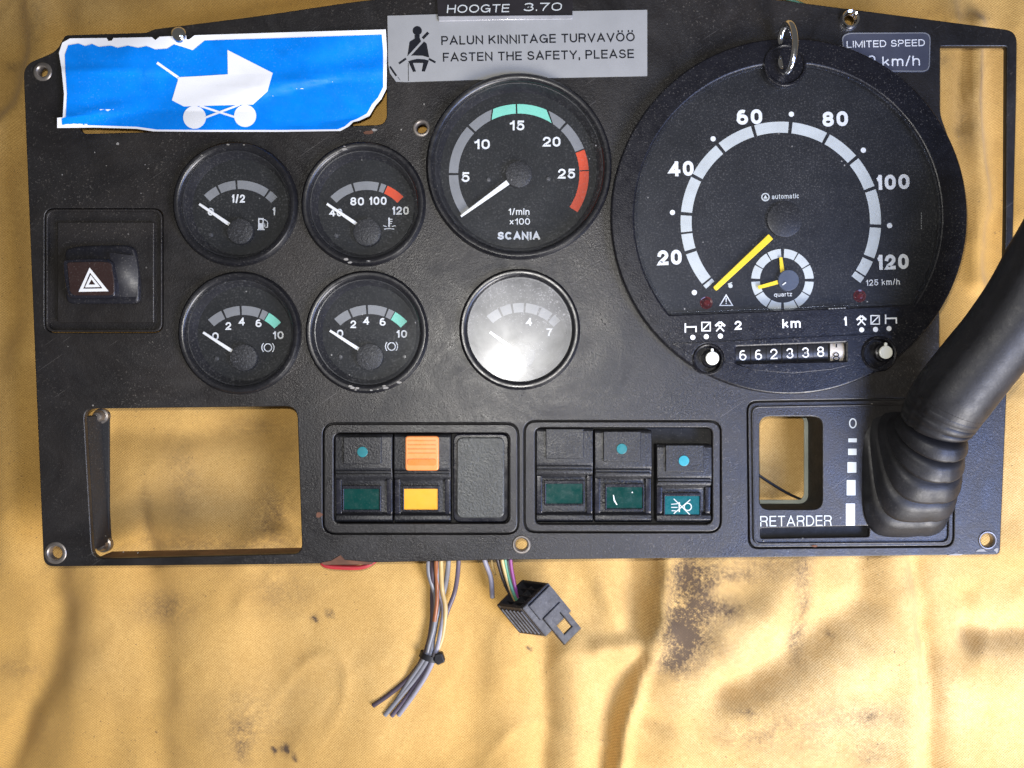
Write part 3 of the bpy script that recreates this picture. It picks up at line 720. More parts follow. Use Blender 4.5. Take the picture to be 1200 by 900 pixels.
for i in range(7):
    plate('fine_print', [rrect(1079.2, 249 + i * 2.9, 1080.2, 251 + i * 2.9)], TD + .5, TD + .5, M_grey, tach)
for i in range(6): plate('fine_print', [rrect(971 + i * 3.5, 361.3 - i * .17, 973.4 + i * 3.5, 362.4 - i * .17)], TZ + .4, TZ + .4, M_grey, tach)
# printed band below the window
FZ = TZ + .5
def bed(u, v, f): 
    return [rrect(u - 7, v - 5.5, u - 5.3, v + 5.5) if f > 0 else rrect(u - 7, v - 5.5, u - 5.3, v + 5.5), line(u - 6, v - 1.0, u + 7, v - 1.0 - .4, 1.8), rrect(u + 5.6, v - 1, u + 7.2, v + 5)]
def sq(u, v): return [rrect(u - 5.6, v - 5.6, u + 5.6, v + 5.6), rrect(u - 4.3, v - 4.3, u + 4.3, v + 4.3)]
for (u, v) in ((809.3, 384.3), (1044, 374.2)): [plate('rest_symbol', [b_], FZ + .05 * i_, FZ + .05 * i_, M_white, tach) for i_, b_ in enumerate(bed(u, v, 1))]
for (u, v) in ((827.4, 382.7), (1025.6, 374.8)):
    plate('availability_symbol', sq(u, v), FZ, FZ, M_white, tach); plate('availability_symbol', [line(u - 4.6, v + 4.6, u + 4.6, v - 4.6, 1.3)], FZ, FZ, M_white, tach)
for (u, v) in ((843.9, 382.7), (1009.5, 375.5)):
    plate('work_symbol', [line(u - 4.5, v + 5.5, u + 2.6, v - 2.2, 1.7)], FZ, FZ, M_white, tach); plate('work_symbol', [line(u + 4.5, v + 5.5, u - 2.6, v - 2.2, 1.7)], FZ + .1, FZ + .1, M_white, tach)
    plate('work_symbol', [line(u + .2, v - 5.4, u + 5.6, v - .6, 2.6)], FZ + .15, FZ + .15, M_white, tach); plate('work_symbol', [line(u - .2, v - 5.4, u - 5.6, v - .6, 2.6)], FZ + .2, FZ + .2, M_white, tach)
for (u, v) in ((811.9, 395.4), (827.7, 394.5), (844.2, 393.8), (1009.8, 386.5), (1026, 386), (1041.8, 385)):
    plate('mode_dot', [circ(u, v, 3.0, 18)], FZ, FZ, M_white, tach)
txt('lettering', '2', 865, 381.2, 10.5, M_white, tach, FZ, 8, rot=rot, w=0.2)
txt('lettering', 'km', 927.5, 379, 10.5, M_white, tach, FZ, 21.5, rot=rot, w=0.19)
txt('lettering', '1', 990.2, 376.4, 10.5, M_white, tach, FZ, None, rot=rot, w=0.2)
# lower drawer lid
def seam(u): return 402.6 - (u - 784) * (14.0 / 292)
low = [(786, seam(786)), (1076, seam(1076))]
dl = [(788 + (1074 - 788) * i / 20, seam(788 + (1074 - 788) * i / 20)) for i in range(21)]
arc = [(1074, 391), (1062, 398), (1050, 408), (1036, 416), (1012, 425), (975, 434), (930, 438), (885, 435), (850, 426), (824, 424), (806, 414), (792, 404)]
drw = rpoly([(788, seam(788)), (1074, seam(1074))] + arc[1:-1], [1, 1] + [6] * (len(arc) - 2))
plate('chart_drawer', [drw, circ(830, 421, 15, 36) if False else circ(832, 412, .6, 8)], TZ - .6, TZ + 1.4, M_tb, tach, bevel=.5) if False else None
# the drawer is a raised lid with cut-outs for knobs and odometer
lid = [(788, seam(788) + .3), (1072, seam(1072) + .3), (1060, 400), (1052, 408)] + [(1030 + 21 * math.cos(a), 414.4 + 21 * math.sin(a)) for a in np.linspace(-.35, -3.3, 14)] + \
      [(1000, 427), (975, 433), (930, 437.5), (885, 434), (856, 425)] + [(830 + 19 * math.cos(a), 421 + 19 * math.sin(a)) for a in np.linspace(.2, -2.9, 14)] + [(806, 413)]
plate('chart_drawer', [lid, rpoly([(861, 405), (993, 400), (993, 424), (861, 426.8)], 1.5)], TZ - .4, TZ + 1.3, M_tb, tach, bevel=.55)
# odometer
plate('odometer_well', [rpoly([(860, 404), (994, 399), (994, 425), (860, 428)], 1)], TD, TD + 1.5, M_dark, tach)
for i, (s, u, v) in enumerate((('6', 870.5, 416.2), ('6', 888.8, 415.6), ('2', 906.9, 414.6), ('3', 925.6, 413.8), ('3', 944, 413), ('8', 961.7, 412))):
    me = []
    n = 14; R = 15; k = (D - 8) / D
    V = []; F = []
    for a in np.linspace(-62, 62, n):
        dv = R * math.sin(math.radians(a)); z = 10 - R + R * math.cos(math.radians(a))
        for du in (-8.6, 8.6): V.append(W(u + du, v + dv - du * .037, z))
    for j in range(n - 1): F.append((2 * j, 2 * j + 1, 2 * j + 3, 2 * j + 2))
    w_ = place('odometer_wheel', mesh_from(V, F), M_numw, tach, 60)
    txt('odometer_digit', s, u, v + .2, 12, M_white, tach, 10.6, 8.2, rot=rot, w=0.13)
V = []; F = []; u, v = 981.5, 411.5
for a in np.linspace(-62, 62, 14):
    dv = 15 * math.sin(math.radians(a)); z = 10 - 15 + 15 * math.cos(math.radians(a))
    for du in (-8.6, 8.6): V.append(W(u + du, v + dv - du * .037, z))
for j in range(13): F.append((2 * j, 2 * j + 1, 2 * j + 3, 2 * j + 2))
place('odometer_wheel', mesh_from(V, F), M_odw, tach, 60, 'white tenths wheel caught between two numbers')
txt('odometer_digit', '8', 980, 418, 10, M_print, tach, 10.8, 8, rot=rot, w=0.13)
plate('odometer_digit', [rrect(979.2, 402.8, 981, 407.2)], 10.8, 10.8, M_print, tach)
# knobs in their wells
for (wu, wv, wr, ku, kv) in ((830, 421, 16, 835, 419.8), (1030, 414.4, 18, 1038.6, 412.8)):
    lathe('knob_well', wu, wv, [(wr + 2.4, TZ + 1.2), (wr + 1.2, TZ + 2.2), (wr - .5, TZ + 1), (wr - 1.5, 4), (wr - 1.6, TD + .4), (0, TD + .4)], M_tb, tach, zr=TZ, n=48)
    lathe('knob', ku, kv, [(0, 16), (5.4, 16), (7.4, 15), (8.3, 13), (8.6, 10), (10.5, 9), (11, TD + .5)], M_tb, tach, zr=14, n=36)
    plate('knob_cap', [circ(ku, kv, 7.9, 32)], 15.5, 19, M_ivory, tach, bevel=1)
    plate('knob_pointer', [rpoly(line(ku, kv - 2, ku - .3, kv - 11.5, 4, 3), 1)], 15.6, 18.2, M_ivory, tach, bevel=.5)

# ---------------------------------------------------------------- hazard switch
M_shoul = simple('hazard_housing_black', (.011, .011, .015), .42, grain=.1, dust=.25)
haz = plate('hazard_bay', [rrect(53, 245, 190, 389, 11)], -8, -5, MP, dash)
plate('hazard_frame', [rrect(53.2, 245.2, 189.8, 388.8, 11), rrect(55.5, 247.5, 187.5, 386.5, 10)], -5, .8, MP, haz, bevel=.6)
plate('hazard_surround', [rrect(67, 260, 180.5, 378, 2)], -5, .2, MP, haz, bevel=1.2)
hz_ = plate('hazard_housing', [rpoly([(75, 292), (92, 287.5), (148, 286.5), (158, 291), (163, 330), (163, 352), (158, 355.5), (80, 355.5), (76, 350)], 6)], .1, 8.5, M_shoul, haz, bevel=3.2, res=4)
# curved shoulder right of the button
V = []; F = []; nA, nB = 14, 10
for i in range(nA):
    a = i / (nA - 1)
    for j in range(nB):
        b = j / (nB - 1); uu = 128 + 31 * b; vv = 296 + 52 * a
        z = 9.5 + 9 * math.cos(b * math.pi / 2) * (0.35 + .65 * math.sin(math.pi * min(1, .25 + a * .75)))
        V.append(W(uu + 3 * math.sin(a * 3.1), vv + 4 * b * (1 - a), z))
for i in range(nA - 1):
    for j in range(nB - 1): a = i * nB + j; F.append((a, a + 1, a + nB + 1, a + nB))
place('hazard_shoulder', mesh_from(V, F), M_shoul, haz, 70)
hb = plate('hazard_button', [rpoly([(74.5, 305), (88, 303.5), (118, 303), (133, 305.5), (137, 330), (137, 347), (130, 349.5), (84, 349.5), (80, 346), (76, 325)], 5)], 9, 24, M_swig, haz, bevel=2.4, zr=20)
plate('button_face', [rpoly([(78.5, 307.5), (118, 306.5), (130, 308), (133.5, 330), (133.5, 344.5), (128, 346), (86, 346), (82, 342)], 3)], 23.6, 24.8, M_brown, haz, bevel=.4)
plate('warning_triangle', [[(105, 313.5), (127.3, 341.3), (92, 342)], [(105.4, 319.5), (120.2, 338), (97.5, 338.4)]], 25.1, 25.1, M_white, haz)
plate('warning_triangle', [[(106.2, 322), (117.6, 336.4), (99.5, 336.8)], [(107.2, 327.5), (111.8, 333.4), (103.8, 333.6)]], 25.1, 25.1, M_white, haz)

# ---------------------------------------------------------------- switch blocks
def name_ok(n): return True
def frame_block(name, outer, inner, label):
    b = plate(name, [outer, inner], -8, 1.6, MP, dash, bevel=1.4, label=label)
    xs = [p[0] for p in outer]; ys = [p[1] for p in outer]
    plate('block_base', [rrect(min(xs) + 3, min(ys) + 3, max(xs) - 3, max(ys) - 3, 8)], -26, -24, M_dark, b)
    plate('bay_backing', [rrect(min(xs) - 7, min(ys) - 6, max(xs) + 2.6, max(ys) + 6, 8) if name_ok(name) else outer, inner], -12, -8.6, M_dark, b)
    return b
def rocker(u0, u1, top, bot, pad, win_, wmat, dot=None, drop=0, label=None, ridge=None, dotm=M_dot):
    """pad=(u0,v0,u1,v1) raised square of the upper half, win_=window of the lower half"""
    m1, m2 = ridge
    prof = [(bot, -23.5), (top, -23.5), (top, -4 - drop), (top + 3, -1 - drop), (m1 - 3, .2 - drop), (m1, -1.2 - drop), (m2, -2.2 - drop), (m2 + 5, -7 - drop), (bot - 11, -8 - drop), (bot - 8, -3 - drop), (bot - 3, -2 - drop), (bot, -5 - drop)]
    r = prism('rocker_switch', u0, u1, prof, M_swi, dash, bevel=1.3, label=label)
    # cheeks beside the window
    for (a, b) in ((u0 + .6, u0 + 7), (u1 - 7, u1 - .6)):
        prism('cheek', a, b, [(bot - 8, -9 - drop), (m2 + 4, -9 - drop), (m2 + 3, -3.5 - drop), (bot - 12, -4.6 - drop), (bot - 8, -6 - drop)], M_swig, r, bevel=.8)
    for i in range(2):
        vv = m1 + (m2 - m1) * (i + .3) / 2
        prism('ridge', u0 + 1, u1 - 1, [(vv - 1.3, -3 - drop), (vv - .8, 1.0 - drop), (vv + .8, 1.0 - drop), (vv + 1.3, -3 - drop)], M_swi, r, bevel=.4)
    if pad:
        plate('pad', [rrect(*pad, 1.2)], -2 - drop, 2.6 - drop, M_swi, r, bevel=.9)
    a, b, c, d = win_
    plate('lens_frame', [rrect(a - 2, b - 4, c + 2, d + 2, 1), rrect(a, b, c, d, .6)], -9 - drop, -3.0 - drop, M_swig, r, bevel=.7)
    plate('lens', [rrect(a - .5, b - .5, c + .5, d + .5, 1)], -8.5 - drop, -4.2 - drop, wmat, r, bevel=.5)
    if dot:
        plate('indicator_dot', [circ(*dot, 6.2, 28)], 2.0 - drop, 3.5 - drop, dotm, r, bevel=.5)
    return r
blA = frame_block('switch_frame', rrect(379.6, 497, 606.6, 625, 13.5), rrect(391, 507.5, 597, 613.5, 8), 'left switch frame with orange and amber lenses')
s1 = rocker(392.5, 459.5, 509, 612.5, (402.5, 512, 447, 544), (403, 573, 444.5, 597.5), M_teal, (424.6, 529.6), label='rocker switch with dark green lens and teal dot, left of the orange one', ridge=(552, 559))
s2 = rocker(461.5, 528, 509, 612.5, None, (473.5, 573, 513, 597.5), M_amb, None, label='rocker switch with a ribbed orange tile over an amber lens', ridge=(552, 559))
ot = plate('orange_tile', [rrect(474.8, 511, 514, 551.5, 4)], -2, 4.5, M_org, s2, bevel=1.6)
plate('tile_groove', [rrect(478, 516 + i * 4.9, 511, 517.2 + i * 4.9, .5) for i in range(4)], 4.6, 4.9, M_org2, s2)
plate('tile_band', [rrect(477.5, 538, 511.5, 545.5, 3)], 4.6, 5.2, M_org2, s2, bevel=.25)
plate('blank_cover', [rrect(531, 508.5, 596, 612, 9)], -23, -4, M_swig, dash, bevel=1.5)
bc = plate('blank_cover', [rrect(535, 512.5, 591, 607, 8)], -6, -.6, M_blank, dash, bevel=1.6, label='grey pebbled blank cover plate beside the amber lens')
blB = frame_block('switch_frame', rrect(615, 494, 844, 623, 13.5), rrect(627, 501, 835, 614.5, 8), 'right switch frame with three dark rocker switches')
s3 = rocker(628.5, 695, 502, 612, (639.5, 502.5, 684, 537.5), (640, 567, 683, 590.5), M_teal, None, label='rocker switch with plain pad and dark green lens, leftmost in the right frame', ridge=(546, 555))
s4 = rocker(697, 764, 504, 612, (707, 505.5, 751, 541), (711, 571, 753, 596), M_teal, (728.7, 526), label='middle rocker switch of the right frame with a scratch on its dark green lens', ridge=(550, 558))
plate('lens_scratch', [[(718.3, 580), (719.3, 580), (720.6, 586), (723.6, 591.4), (722.6, 591.8), (719.3, 587)], circ(741, 577, .8, 8)], -4.0, -4.0, M_white, s4)
s5 = rocker(769.5, 834, 521, 612, (780, 521.5, 825, 553), (779.5, 581.5, 820, 603.5), M_teal2, (801.5, 540), drop=-1.5, label='pressed rocker switch whose teal lens shows a crossed-out lamp, rightmost in its frame', ridge=(561, 568), dotm=simple('indicator_bright', (.05, .34, .42), .25))
zl = -2.5
plate('lamp_symbol', [line(786.5, 591, 794, 590.3, 1.0), line(786.5, 594.6, 794, 594.6, 1.0), line(787, 598.4, 794, 598.9, 1.0)], zl, zl, M_pale, s5)
plate('lamp_symbol', [arcseg(806, 594, 3.6, 4.9, 1, 359), line(796, 588.5, 796, 600, 1.6)], zl, zl, M_pale, s5)
plate('lamp_symbol', [line(789.5, 584.5, 808.5, 603.2, 1.1)], zl + .1, zl + .1, M_pale, s5)
plate('lamp_symbol', [line(809, 585.5, 789.5, 602, 1.1)], zl + .2, zl + .2, M_pale, s5)

# ---------------------------------------------------------------- lower-left opening
lw = prism('opening_wall', 90, 98.2, [(646, -52), (488, -52), (488, -8.2), (646, -8.2)], M_dark, dash, bevel=1.0)
def vwall(name, P, z0, z1, th, mat, parent):
    V = []; F = []
    for (u, v, du, dv) in P:
        for (a, b, z) in ((0, 0, z1), (th, th, z1), (th, th, z0), (0, 0, z0)):
            V.append(W(u + du * a, v + dv * b, 0) + Vector((0, 0, z * S)))
    for i in range(len(P) - 1):
        for j in range(4):
            a = i * 4 + j; b = i * 4 + (j + 1) % 4; F.append((a, b, b + 4, a + 4))
    F.append((0, 1, 2, 3)); F.append(tuple(range(4 * len(P) - 4, 4 * len(P)))[::-1])
    return place(name, mesh_from(V, F), mat, parent, 40)
vwall('opening_lip', [(99, 489, -1, 0), (107.5, 645, -1, 0)], -50, -8.1, 4, M_dark, dash)
vwall('opening_lip', [(110, 655.2, 0, 1), (230, 653.0, 0, 1), (348, 650.3, 0, 1)], -46, -8.1, 4, M_wall, dash)  # lower wall coloured brown, left wall stays dark
prism('side_bracket', 90, 107, [(650, -47), (484, -47), (484, -44), (650, -44)], M_dark, dash, bevel=.8)
for vv in (505, 622): plate('bracket_slot', [rrect(103, vv - 9, 106.5, vv + 9, 1.5)], -44, -43.6, M_eye, dash, zr=-20)
for (u, v, m) in ((113.5, 488, M_eye), (117, 640, M_eye)):
    lathe('rail_screw', u, v, [(0, -30), (4.5, -31), (6.5, -34), (6.8, -40), (9, -41), (9, -48)], m, dash, zr=-32, n=24)

# ---------------------------------------------------------------- retarder plate, window and marks
rp = plate('retarder_plate', [rpoly([(876.5, 471.5), (1118.5, 467.5), (1116.5, 639.5), (878.5, 641.5)], 11), rrect(890, 488, 964, 597, 12), rpoly([(891, 619), (1019, 616), (1019, 629), (891, 631)], 3)], -8, -1.2, MP, dash, bevel=1.0, label='RETARDER plate with a window and five growing white bars')
plate('plate_rim', [rpoly([(881, 476), (1115.5, 472), (1113.5, 637), (883, 638.5)], 9), rpoly([(883.2, 478.2), (1113.3, 474.2), (1111.3, 634.8), (885.2, 636.3)], 8)], -1.4, 1.2, MP, rp, bevel=.9)
V = []; F = []
inner = rrect(890, 488, 964, 597, 12, 8); n = len(inner)
for (u, v) in inner: V.append(W(u, v, 0) + Vector((0, 0, -2 * S))); V.append(W(u, v, 0) + Vector((0, 0, -56 * S)))
for i in range(n):
    j = (i + 1) % n; F.append((2 * i, 2 * j, 2 * j + 1, 2 * i + 1))
place('window_tunnel', mesh_from(V, F), M_dark, rp, 40)
plate('window_lip', [rrect(888, 486, 966, 599, 13, 8), rrect(891, 489.5, 959.5, 592.5, 9, 8)], -52, -49, simple('lip_pale_edge', (.35, .38, .33), .4), rp, zr=0, bevel=.8)
wire('window_cable', [(884, 553, -40), (903, 566, -46), (925, 579, -49), (950, 590, -52)], 1.6, M_rub, rp)
plate('lower_slot', [rpoly([(884, 612), (1024, 610), (1024, 634), (884, 636)], 2)], -15, -13, M_dark, rp)
plate('bay_backing', [rpoly([(866, 461), (1124, 458), (1124, 649), (868, 650)], 6), rrect(889, 487, 965, 598, 12), rpoly([(890, 618), (1020, 615), (1020, 630), (890, 632)], 3)], -12, -8.6, M_dark, rp)
txt('lettering', 'RETARDER', 932.8, 610.4, 12.3, M_pale, rp, -.6, 84, rot=.6, w=0.11)
txt('lettering', 'O', 999.4, 496, 12, M_pale, rp, -.6, 9, w=0.12)
for (u, v, w_, h_) in ((999.1, 516, 10, 4.5), (998.8, 529.5, 10, 7.5), (998.3, 547.7, 10.5, 12.5), (997.4, 571.5, 10.5, 18), (996.6, 603, 10.5, 25.5)):
    plate('scale_bar', [rrect(u - w_ / 2, v - h_ / 2, u + w_ / 2, v + h_ / 2, .5)], -.7, -.7, M_paper if h_ > 20 else M_pale, rp)

# ---------------------------------------------------------------- lever with rubber boot
axis = [(1094, 503, 46), (1101, 488, 54), (1117, 463, 66), (1146, 426, 82), (1172, 394, 96), (1202, 352, 112), (1228, 306, 126), (1250, 258, 138), (1262, 215, 146)]
wid = [76, 83, 88, 88, 88, 90, 92, 84, 56]
pts = [W(*p) for p in axis]; P3 = catmull(pts, 10)
rad = []
for i in range(len(P3)):
    t = i / 10; a = min(int(t), len(wid) - 2); f = t - a
    z = P3[i].z / S - H0; w_ = wid[a] * (1 - f) + wid[a + 1] * f
    rad.append(w_ / 2 * (D - z) / D * S)
i0 = 16
lever = place('retarder_lever', sweep(P3[i0 - 4:], rad[i0 - 4:], 48, groove=37, gd=.05), M_rub, dash, 60, 'thick curved black lever handle rising from the rubber boot')
colP = P3[4:i0 + 2]; colR = []
for i, r in enumerate(rad[4:i0 + 2]): colR.append(r * (1.004 if i % 4 else .965))
place('collar', sweep(colP, colR, 48, groove=37, gd=.05), M_rub, lever, 60)
V = []; F = []; nr = 64; folds = 5; per = 14
c0 = Vector((1060, 555, 0)); c3 = Vector((1096, 502, 50))
nd = (P3[6] - P3[1]).normalized()
for f in range(folds):
    for s in range(per):
        ss = s / (per - 1); tt = (f + ss * .999) / folds
        e = tt ** 1.0
        cu = c0.x + (c3.x - c0.x) * (e ** .9); cv = c0.y + (c3.y - c0.y) * (e ** 1.1); cz = -4 + 56 * (e ** .95)
        nrm = (Vector((0, 0, 1)) * (1 - e) + nd * e * 1.1).normalized()
        hx = 48 + (34 - 48) * e; hy = 73 + (35 - 73) * e
        sq = 4.2 - 2.2 * min(1, e * 1.4)
        lip = float(np.interp(ss, [0, .08, .2, .5, .8, .92, 1], [-7.5, .5, 4.6, 4.0, 2.2, -1.5, -7.5]))
        if f == 0 and s < 2: lip = 3
        hx += lip; hy += lip
        ax = Vector((1, 0, 0)); ax = (ax - nrm * ax.dot(nrm)).normalized(); ay = nrm.cross(ax)
        zc = cz
        cc = W(cu, cv, cz)
        for i in range(nr):
            a = 2 * math.pi * i / nr; ca, sa = math.cos(a), math.sin(a)
            x = hx * math.copysign(abs(ca) ** (2 / sq), ca); y = hy * math.copysign(abs(sa) ** (2 / sq), sa)
            g_ = .985 if i == int(nr * .78) else 1
            V.append(cc + (ax * x * g_ + ay * y * g_) * S * (D - cz) / D)
R_ = folds * per
for j in range(R_ - 1):
    for i in range(nr):
        a = j * nr + i; b = j * nr + (i + 1) % nr; F.append((a, b, b + nr, a + nr))
place('rubber_boot', mesh_from(V, F), M_rub, lever, 50)

# ================================================================ STICKERS
def zblue(u, v):
    s = (u - 66) / 387.0; t = (v - 35) / 119.0
    z = 2.2 + 1.6 * math.sin(s * 5.2 + 1.0) * math.sin(math.pi * min(1, max(0, t))) + 1.4 * math.sin(u * .03 + v * .05)
    # long crease running to the right, sagging into the slot
    d = v - (104 - (u - 300) * .16); z += 2.6 * math.exp(-(d / 10) ** 2) * (1 / (1 + math.exp(-(u - 300) / 22)))
    z -= 3.0 * math.exp(-((v - 122) / 16) ** 2) * (1 / (1 + math.exp(-(u - 350) / 26)))
    d2 = v - (138 - max(0, (u - 80)) * .17); z += 3.4 * math.exp(-(d2 / 6) ** 2) * math.exp(-((u - 105) / 45) ** 2)
    z += 1.2 * math.exp(-((v - 83) / 3) ** 2) * (u < 240)
    z += 5.0 * max(0, (150 - u) / 90) ** 2 * max(0, 1 - t) ** 1.2
    z += 3.5 * max(0, t - .8) * 5 * math.exp(-((u - 240) / 110) ** 2)
    z = 2.4 + (z - 2.4) * 1.7
    return max(z, .8)
st = thing('pram_sticker', 'curling bright blue sticker with a white pram, above the small gauges', 'sticker', W(260, 95, 1))
wp = [(69, 62), (73, 50), (82, 45), (125, 44.5), (127, 48), (131, 47.5), (133, 44.5), (178, 43.5), (182, 47), (187, 43), (209, 42), (212, 47), (222, 46), (228, 41.3), (330, 38), (452, 34.5),
      (453.5, 60), (453, 104), (447, 116), (440, 124), (433, 136), (421, 141.5), (414, 143), (409, 148), (399, 153.5), (330, 154.5), (240, 154.5), (180, 154), (160, 151), (110, 149.5), (67, 150), (67, 138), (73.5, 137.5), (75, 110), (72, 80)]
bp = [(76, 64), (80, 53), (92, 51), (100, 54), (108, 51.5), (116, 55), (130, 53.5), (138, 56), (150, 53.5), (162, 56), (172, 54), (182, 58), (196, 57), (204, 52), (214, 55), (226, 59), (240, 47.5), (330, 44.5), (447.5, 40.5),
      (449, 60), (449, 102), (443, 114), (436, 122), (430, 133), (419, 139), (411, 142), (404, 148), (396, 151.5), (330, 152.3), (240, 152.2), (184, 151.8), (160, 148.5), (110, 146.8), (72.5, 146.2), (72.3, 139), (77, 137), (78.5, 110), (76.5, 80)]
place('white_backing', drape_mesh([wp], zblue, 7, 0), M_paper, st, 60)
place('blue_print', drape_mesh([bp], zblue, 7, .45), M_blue, st, 60)
def dr(name, loops, mat, par, zf, dz, step=12): return place(name, drape_mesh(loops, zf, step, dz), mat, par, 60)
dr('pram_body', [[(208, 90.5), (237, 89), (267, 87), (266.5, 58.5), (319.6, 85.5), (313.5, 107), (296.5, 122.5), (240, 124), (215.5, 124.8), (201.5, 117.5), (208.5, 94)]], M_paper, st, zblue, .8)
dr('pram_handle', [line(184, 73.5, 209, 91, 3)], M_paper, st, zblue, .8)
dr('pram_wheel', [circ(228, 137.5, 13.4, 32)], M_paper, st, zblue, .85)
dr('pram_wheel', [circ(287.3, 135.8, 13.0, 32)], M_paper, st, zblue, .85)
dr('pram_axle', [line(234, 124, 276, 137.5, 2.4)], M_paper, st, zblue, .8)
dr('pram_axle', [line(281, 122.6, 240, 138, 2.4)], M_paper, st, zblue, .95)

ss_ = thing('safety_sticker', 'silver grey sticker asking to fasten the seat belt, above the rev counter', 'sticker', W(606, 54, .5))
zs = 1.2
plate('silver_backing', [[(454, 18.5), (606, 14), (758.5, 11.5), (758.5, 89), (606, 92), (476, 96), (464, 95.5), (457, 86), (455, 76)]], .3, zs, M_sil, ss_)
txt('lettering', 'PALUN KINNITAGE TURVAVÖÖ', 630.5, 45.4, 10.4, M_print, ss_, zs + .2, 227, rot=1.1, w=0.155)
txt('lettering', 'FASTEN THE SAFETY, PLEASE', 631, 65, 10.4, M_print, ss_, zs + .2, 224, rot=1.1, w=0.155)
z1 = zs + .2
plate('belted_figure', [circ(489, 36, 5.4, 28)], z1, z1, M_print, ss_)
plate('belted_figure', [[(485.8, 41), (486, 45), (480, 49), (477.4, 66), (493.5, 48.5), (491.8, 44), (492, 41)]], z1, z1, M_print, ss_)
plate('belted_figure', [[(497, 48.6), (500, 51), (503, 67.5), (495, 65.3), (484.5, 65), (481.5, 65.6)]], z1, z1, M_print, ss_)
plate('belted_figure', [[(478.5, 72), (482, 70.5), (489, 69), (498, 69.6), (502.6, 71), (498, 84), (494.2, 83.6), (496, 73.8), (484, 73.8), (487.5, 83.8), (484, 84.3)]], z1, z1, M_print, ss_)
plate('belted_figure', [line(495.3, 45, 502, 38.2, 3.2)], z1, z1, M_print, ss_)
plate('belted_figure', [line(467.5, 74.5, 476, 68.5, 2.4)], z1, z1, M_print, ss_)
plate('belted_figure', [line(502.5, 69, 510.4, 73.2, 2.4)], z1, z1, M_print, ss_)
plate('silver_crease', [line(478.5, 74, 478.7, 95, .7), line(457, 78, 464.5, 89, 2.2), line(466, 90, 469, 94, .6)], z1, z1, M_print, ss_)

tp = thing('embossed_tape', 'dark embossing tape reading HOOGTE 3.70, cut by the top edge above the silver sticker', 'label', W(592, 5, 1))
plate('tape_strip', [rpoly([(511, -18), (671, -20), (671, 20), (513, 23)], 1)], zs + .1, 3.2, M_tape, tp, bevel=.5)
txt('lettering', 'HOOGTE', 560.5, 10, 9.5, M_pale, tp, 3.35, 73, rot=.8, w=0.14, shear=.12)
txt('lettering', '3.70', 636, 8, 9.5, M_pale, tp, 3.35, 46, rot=.8, w=0.14, shear=.12)
plate('tape_edge_glint', [rpoly([(513, 18.5), (671, 17.2), (671, 22.2), (514, 25)], .8)], 2.2, 4.6, M_tape_glint, tp, bevel=1.0)  # bent-up tape edge, its highlight painted in as light grey

sg = thing('speed_limit_plate', 'small slate LIMITED SPEED km/h plate tucked under the speedometer rim', 'sign', W(1040, 61, .3))
plate('sign_plate', [rpoly([(986, 42), (994, 38), (1086, 37.5), (1091, 42), (1090, 80), (1085, 84.5), (990, 84)], 5)], .1, .9, M_sign, sg, bevel=.3)
plate('sign_border', [rpoly([(986.6, 42.4), (994.4, 38.6), (1085.6, 38.1), (1090.4, 42.4), (1089.4, 79.6), (1084.6, 83.9), (990.6, 83.4)], 5), rpoly([(987.6, 43.4), (995, 39.6), (1085, 39.1), (1089.4, 43), (1088.4, 79), (1084, 82.9), (991.6, 82.4)], 4.5)], 1.2, 1.2, M_grey, sg)
txt('lettering', 'LIMITED SPEED', 1038, 51, 8, M_white, sg, 1.2, 92, rot=1.4, w=0.14)
txt('lettering', 'km/h', 1056, 71.5, 11.5, M_white, sg, 1.2, 44, rot=1.5, w=0.14)
txt('lettering', '80', 1016, 70.5, 11, M_white, sg, 1.2, 20, rot=1.5, w=0.14)

# ================================================================ WIRES AND CONNECTOR
def wmat(n, c, r=.4): return simple(n, c, r, var=.12)
Wg = wmat('wire_grey', (.17, .17, .185)); Wl = wmat('wire_pale_lilac', (.24, .23, .27)); Wd = wmat('wire_dark_violet', (.06, .045, .06)); Wt = wmat('wire_cream', (.46, .33, .14)); Wb = wmat('wire_brown_orange', (.26, .09, .035)); Wp = wmat('wire_purple', (.22, .05, .17)); Wr = wmat('wire_red', (.38, .03, .035)); Wgr = wmat('wire_green', (.09, .24, .15)); Wblk = wmat('wire_black', (.03, .026, .03))
wb = thing('wire_bundle', 'bundle of grey, brown and cream wires cut off below a black cable tie', 'wires', W(495, 740, -60))
zc = -54
wire('wire', [(508, 640, -25), (507, 668, -38), (506.5, 697, zc), (506, 730, zc), (499, 763, zc + 3), (483, 790, zc - 2), (457, 813, zc - 4), (437, 827, zc - 4)], 3.0, Wd, wb)
wire('wire', [(525, 640, -25), (525, 664, -36), (521, 690, zc + 1), (513, 718, zc + 2), (508, 745, zc), (504, 766, zc + 5), (490, 790, zc), (470, 815, zc - 3), (451, 838, zc - 5)], 3.1, Wg, wb)
wire('wire', [(513, 640, -22), (512, 664, -32), (514, 690, zc + 5), (520, 713, zc + 6), (516, 743, zc + 5), (510, 767, zc + 6), (500, 790, zc + 2), (484, 815, zc), (467, 838, zc - 4)], 3.1, Wl, wb)
wire('wire', [(516, 640, -20), (517, 664, -30), (518, 690, zc + 8), (522, 713, zc + 8), (519, 743, zc + 5), (513, 762, zc + 5)], 2.9, Wt, wb)
wire('wire', [(512, 640, -18), (511, 660, -27), (512, 684, zc + 10), (512, 705, zc + 9), (509, 728, zc + 7)], 2.6, Wb, wb)
wire('wire', [(537, 640, -24), (537, 664, -34), (533, 693, zc), (523, 720, zc), (516, 748, zc + 1), (509, 768, zc + 4), (496, 790, zc - 1), (476, 818, zc - 3), (459, 839, zc - 5)], 2.8, wmat('wire_mauve', (.10, .08, .11)), wb)
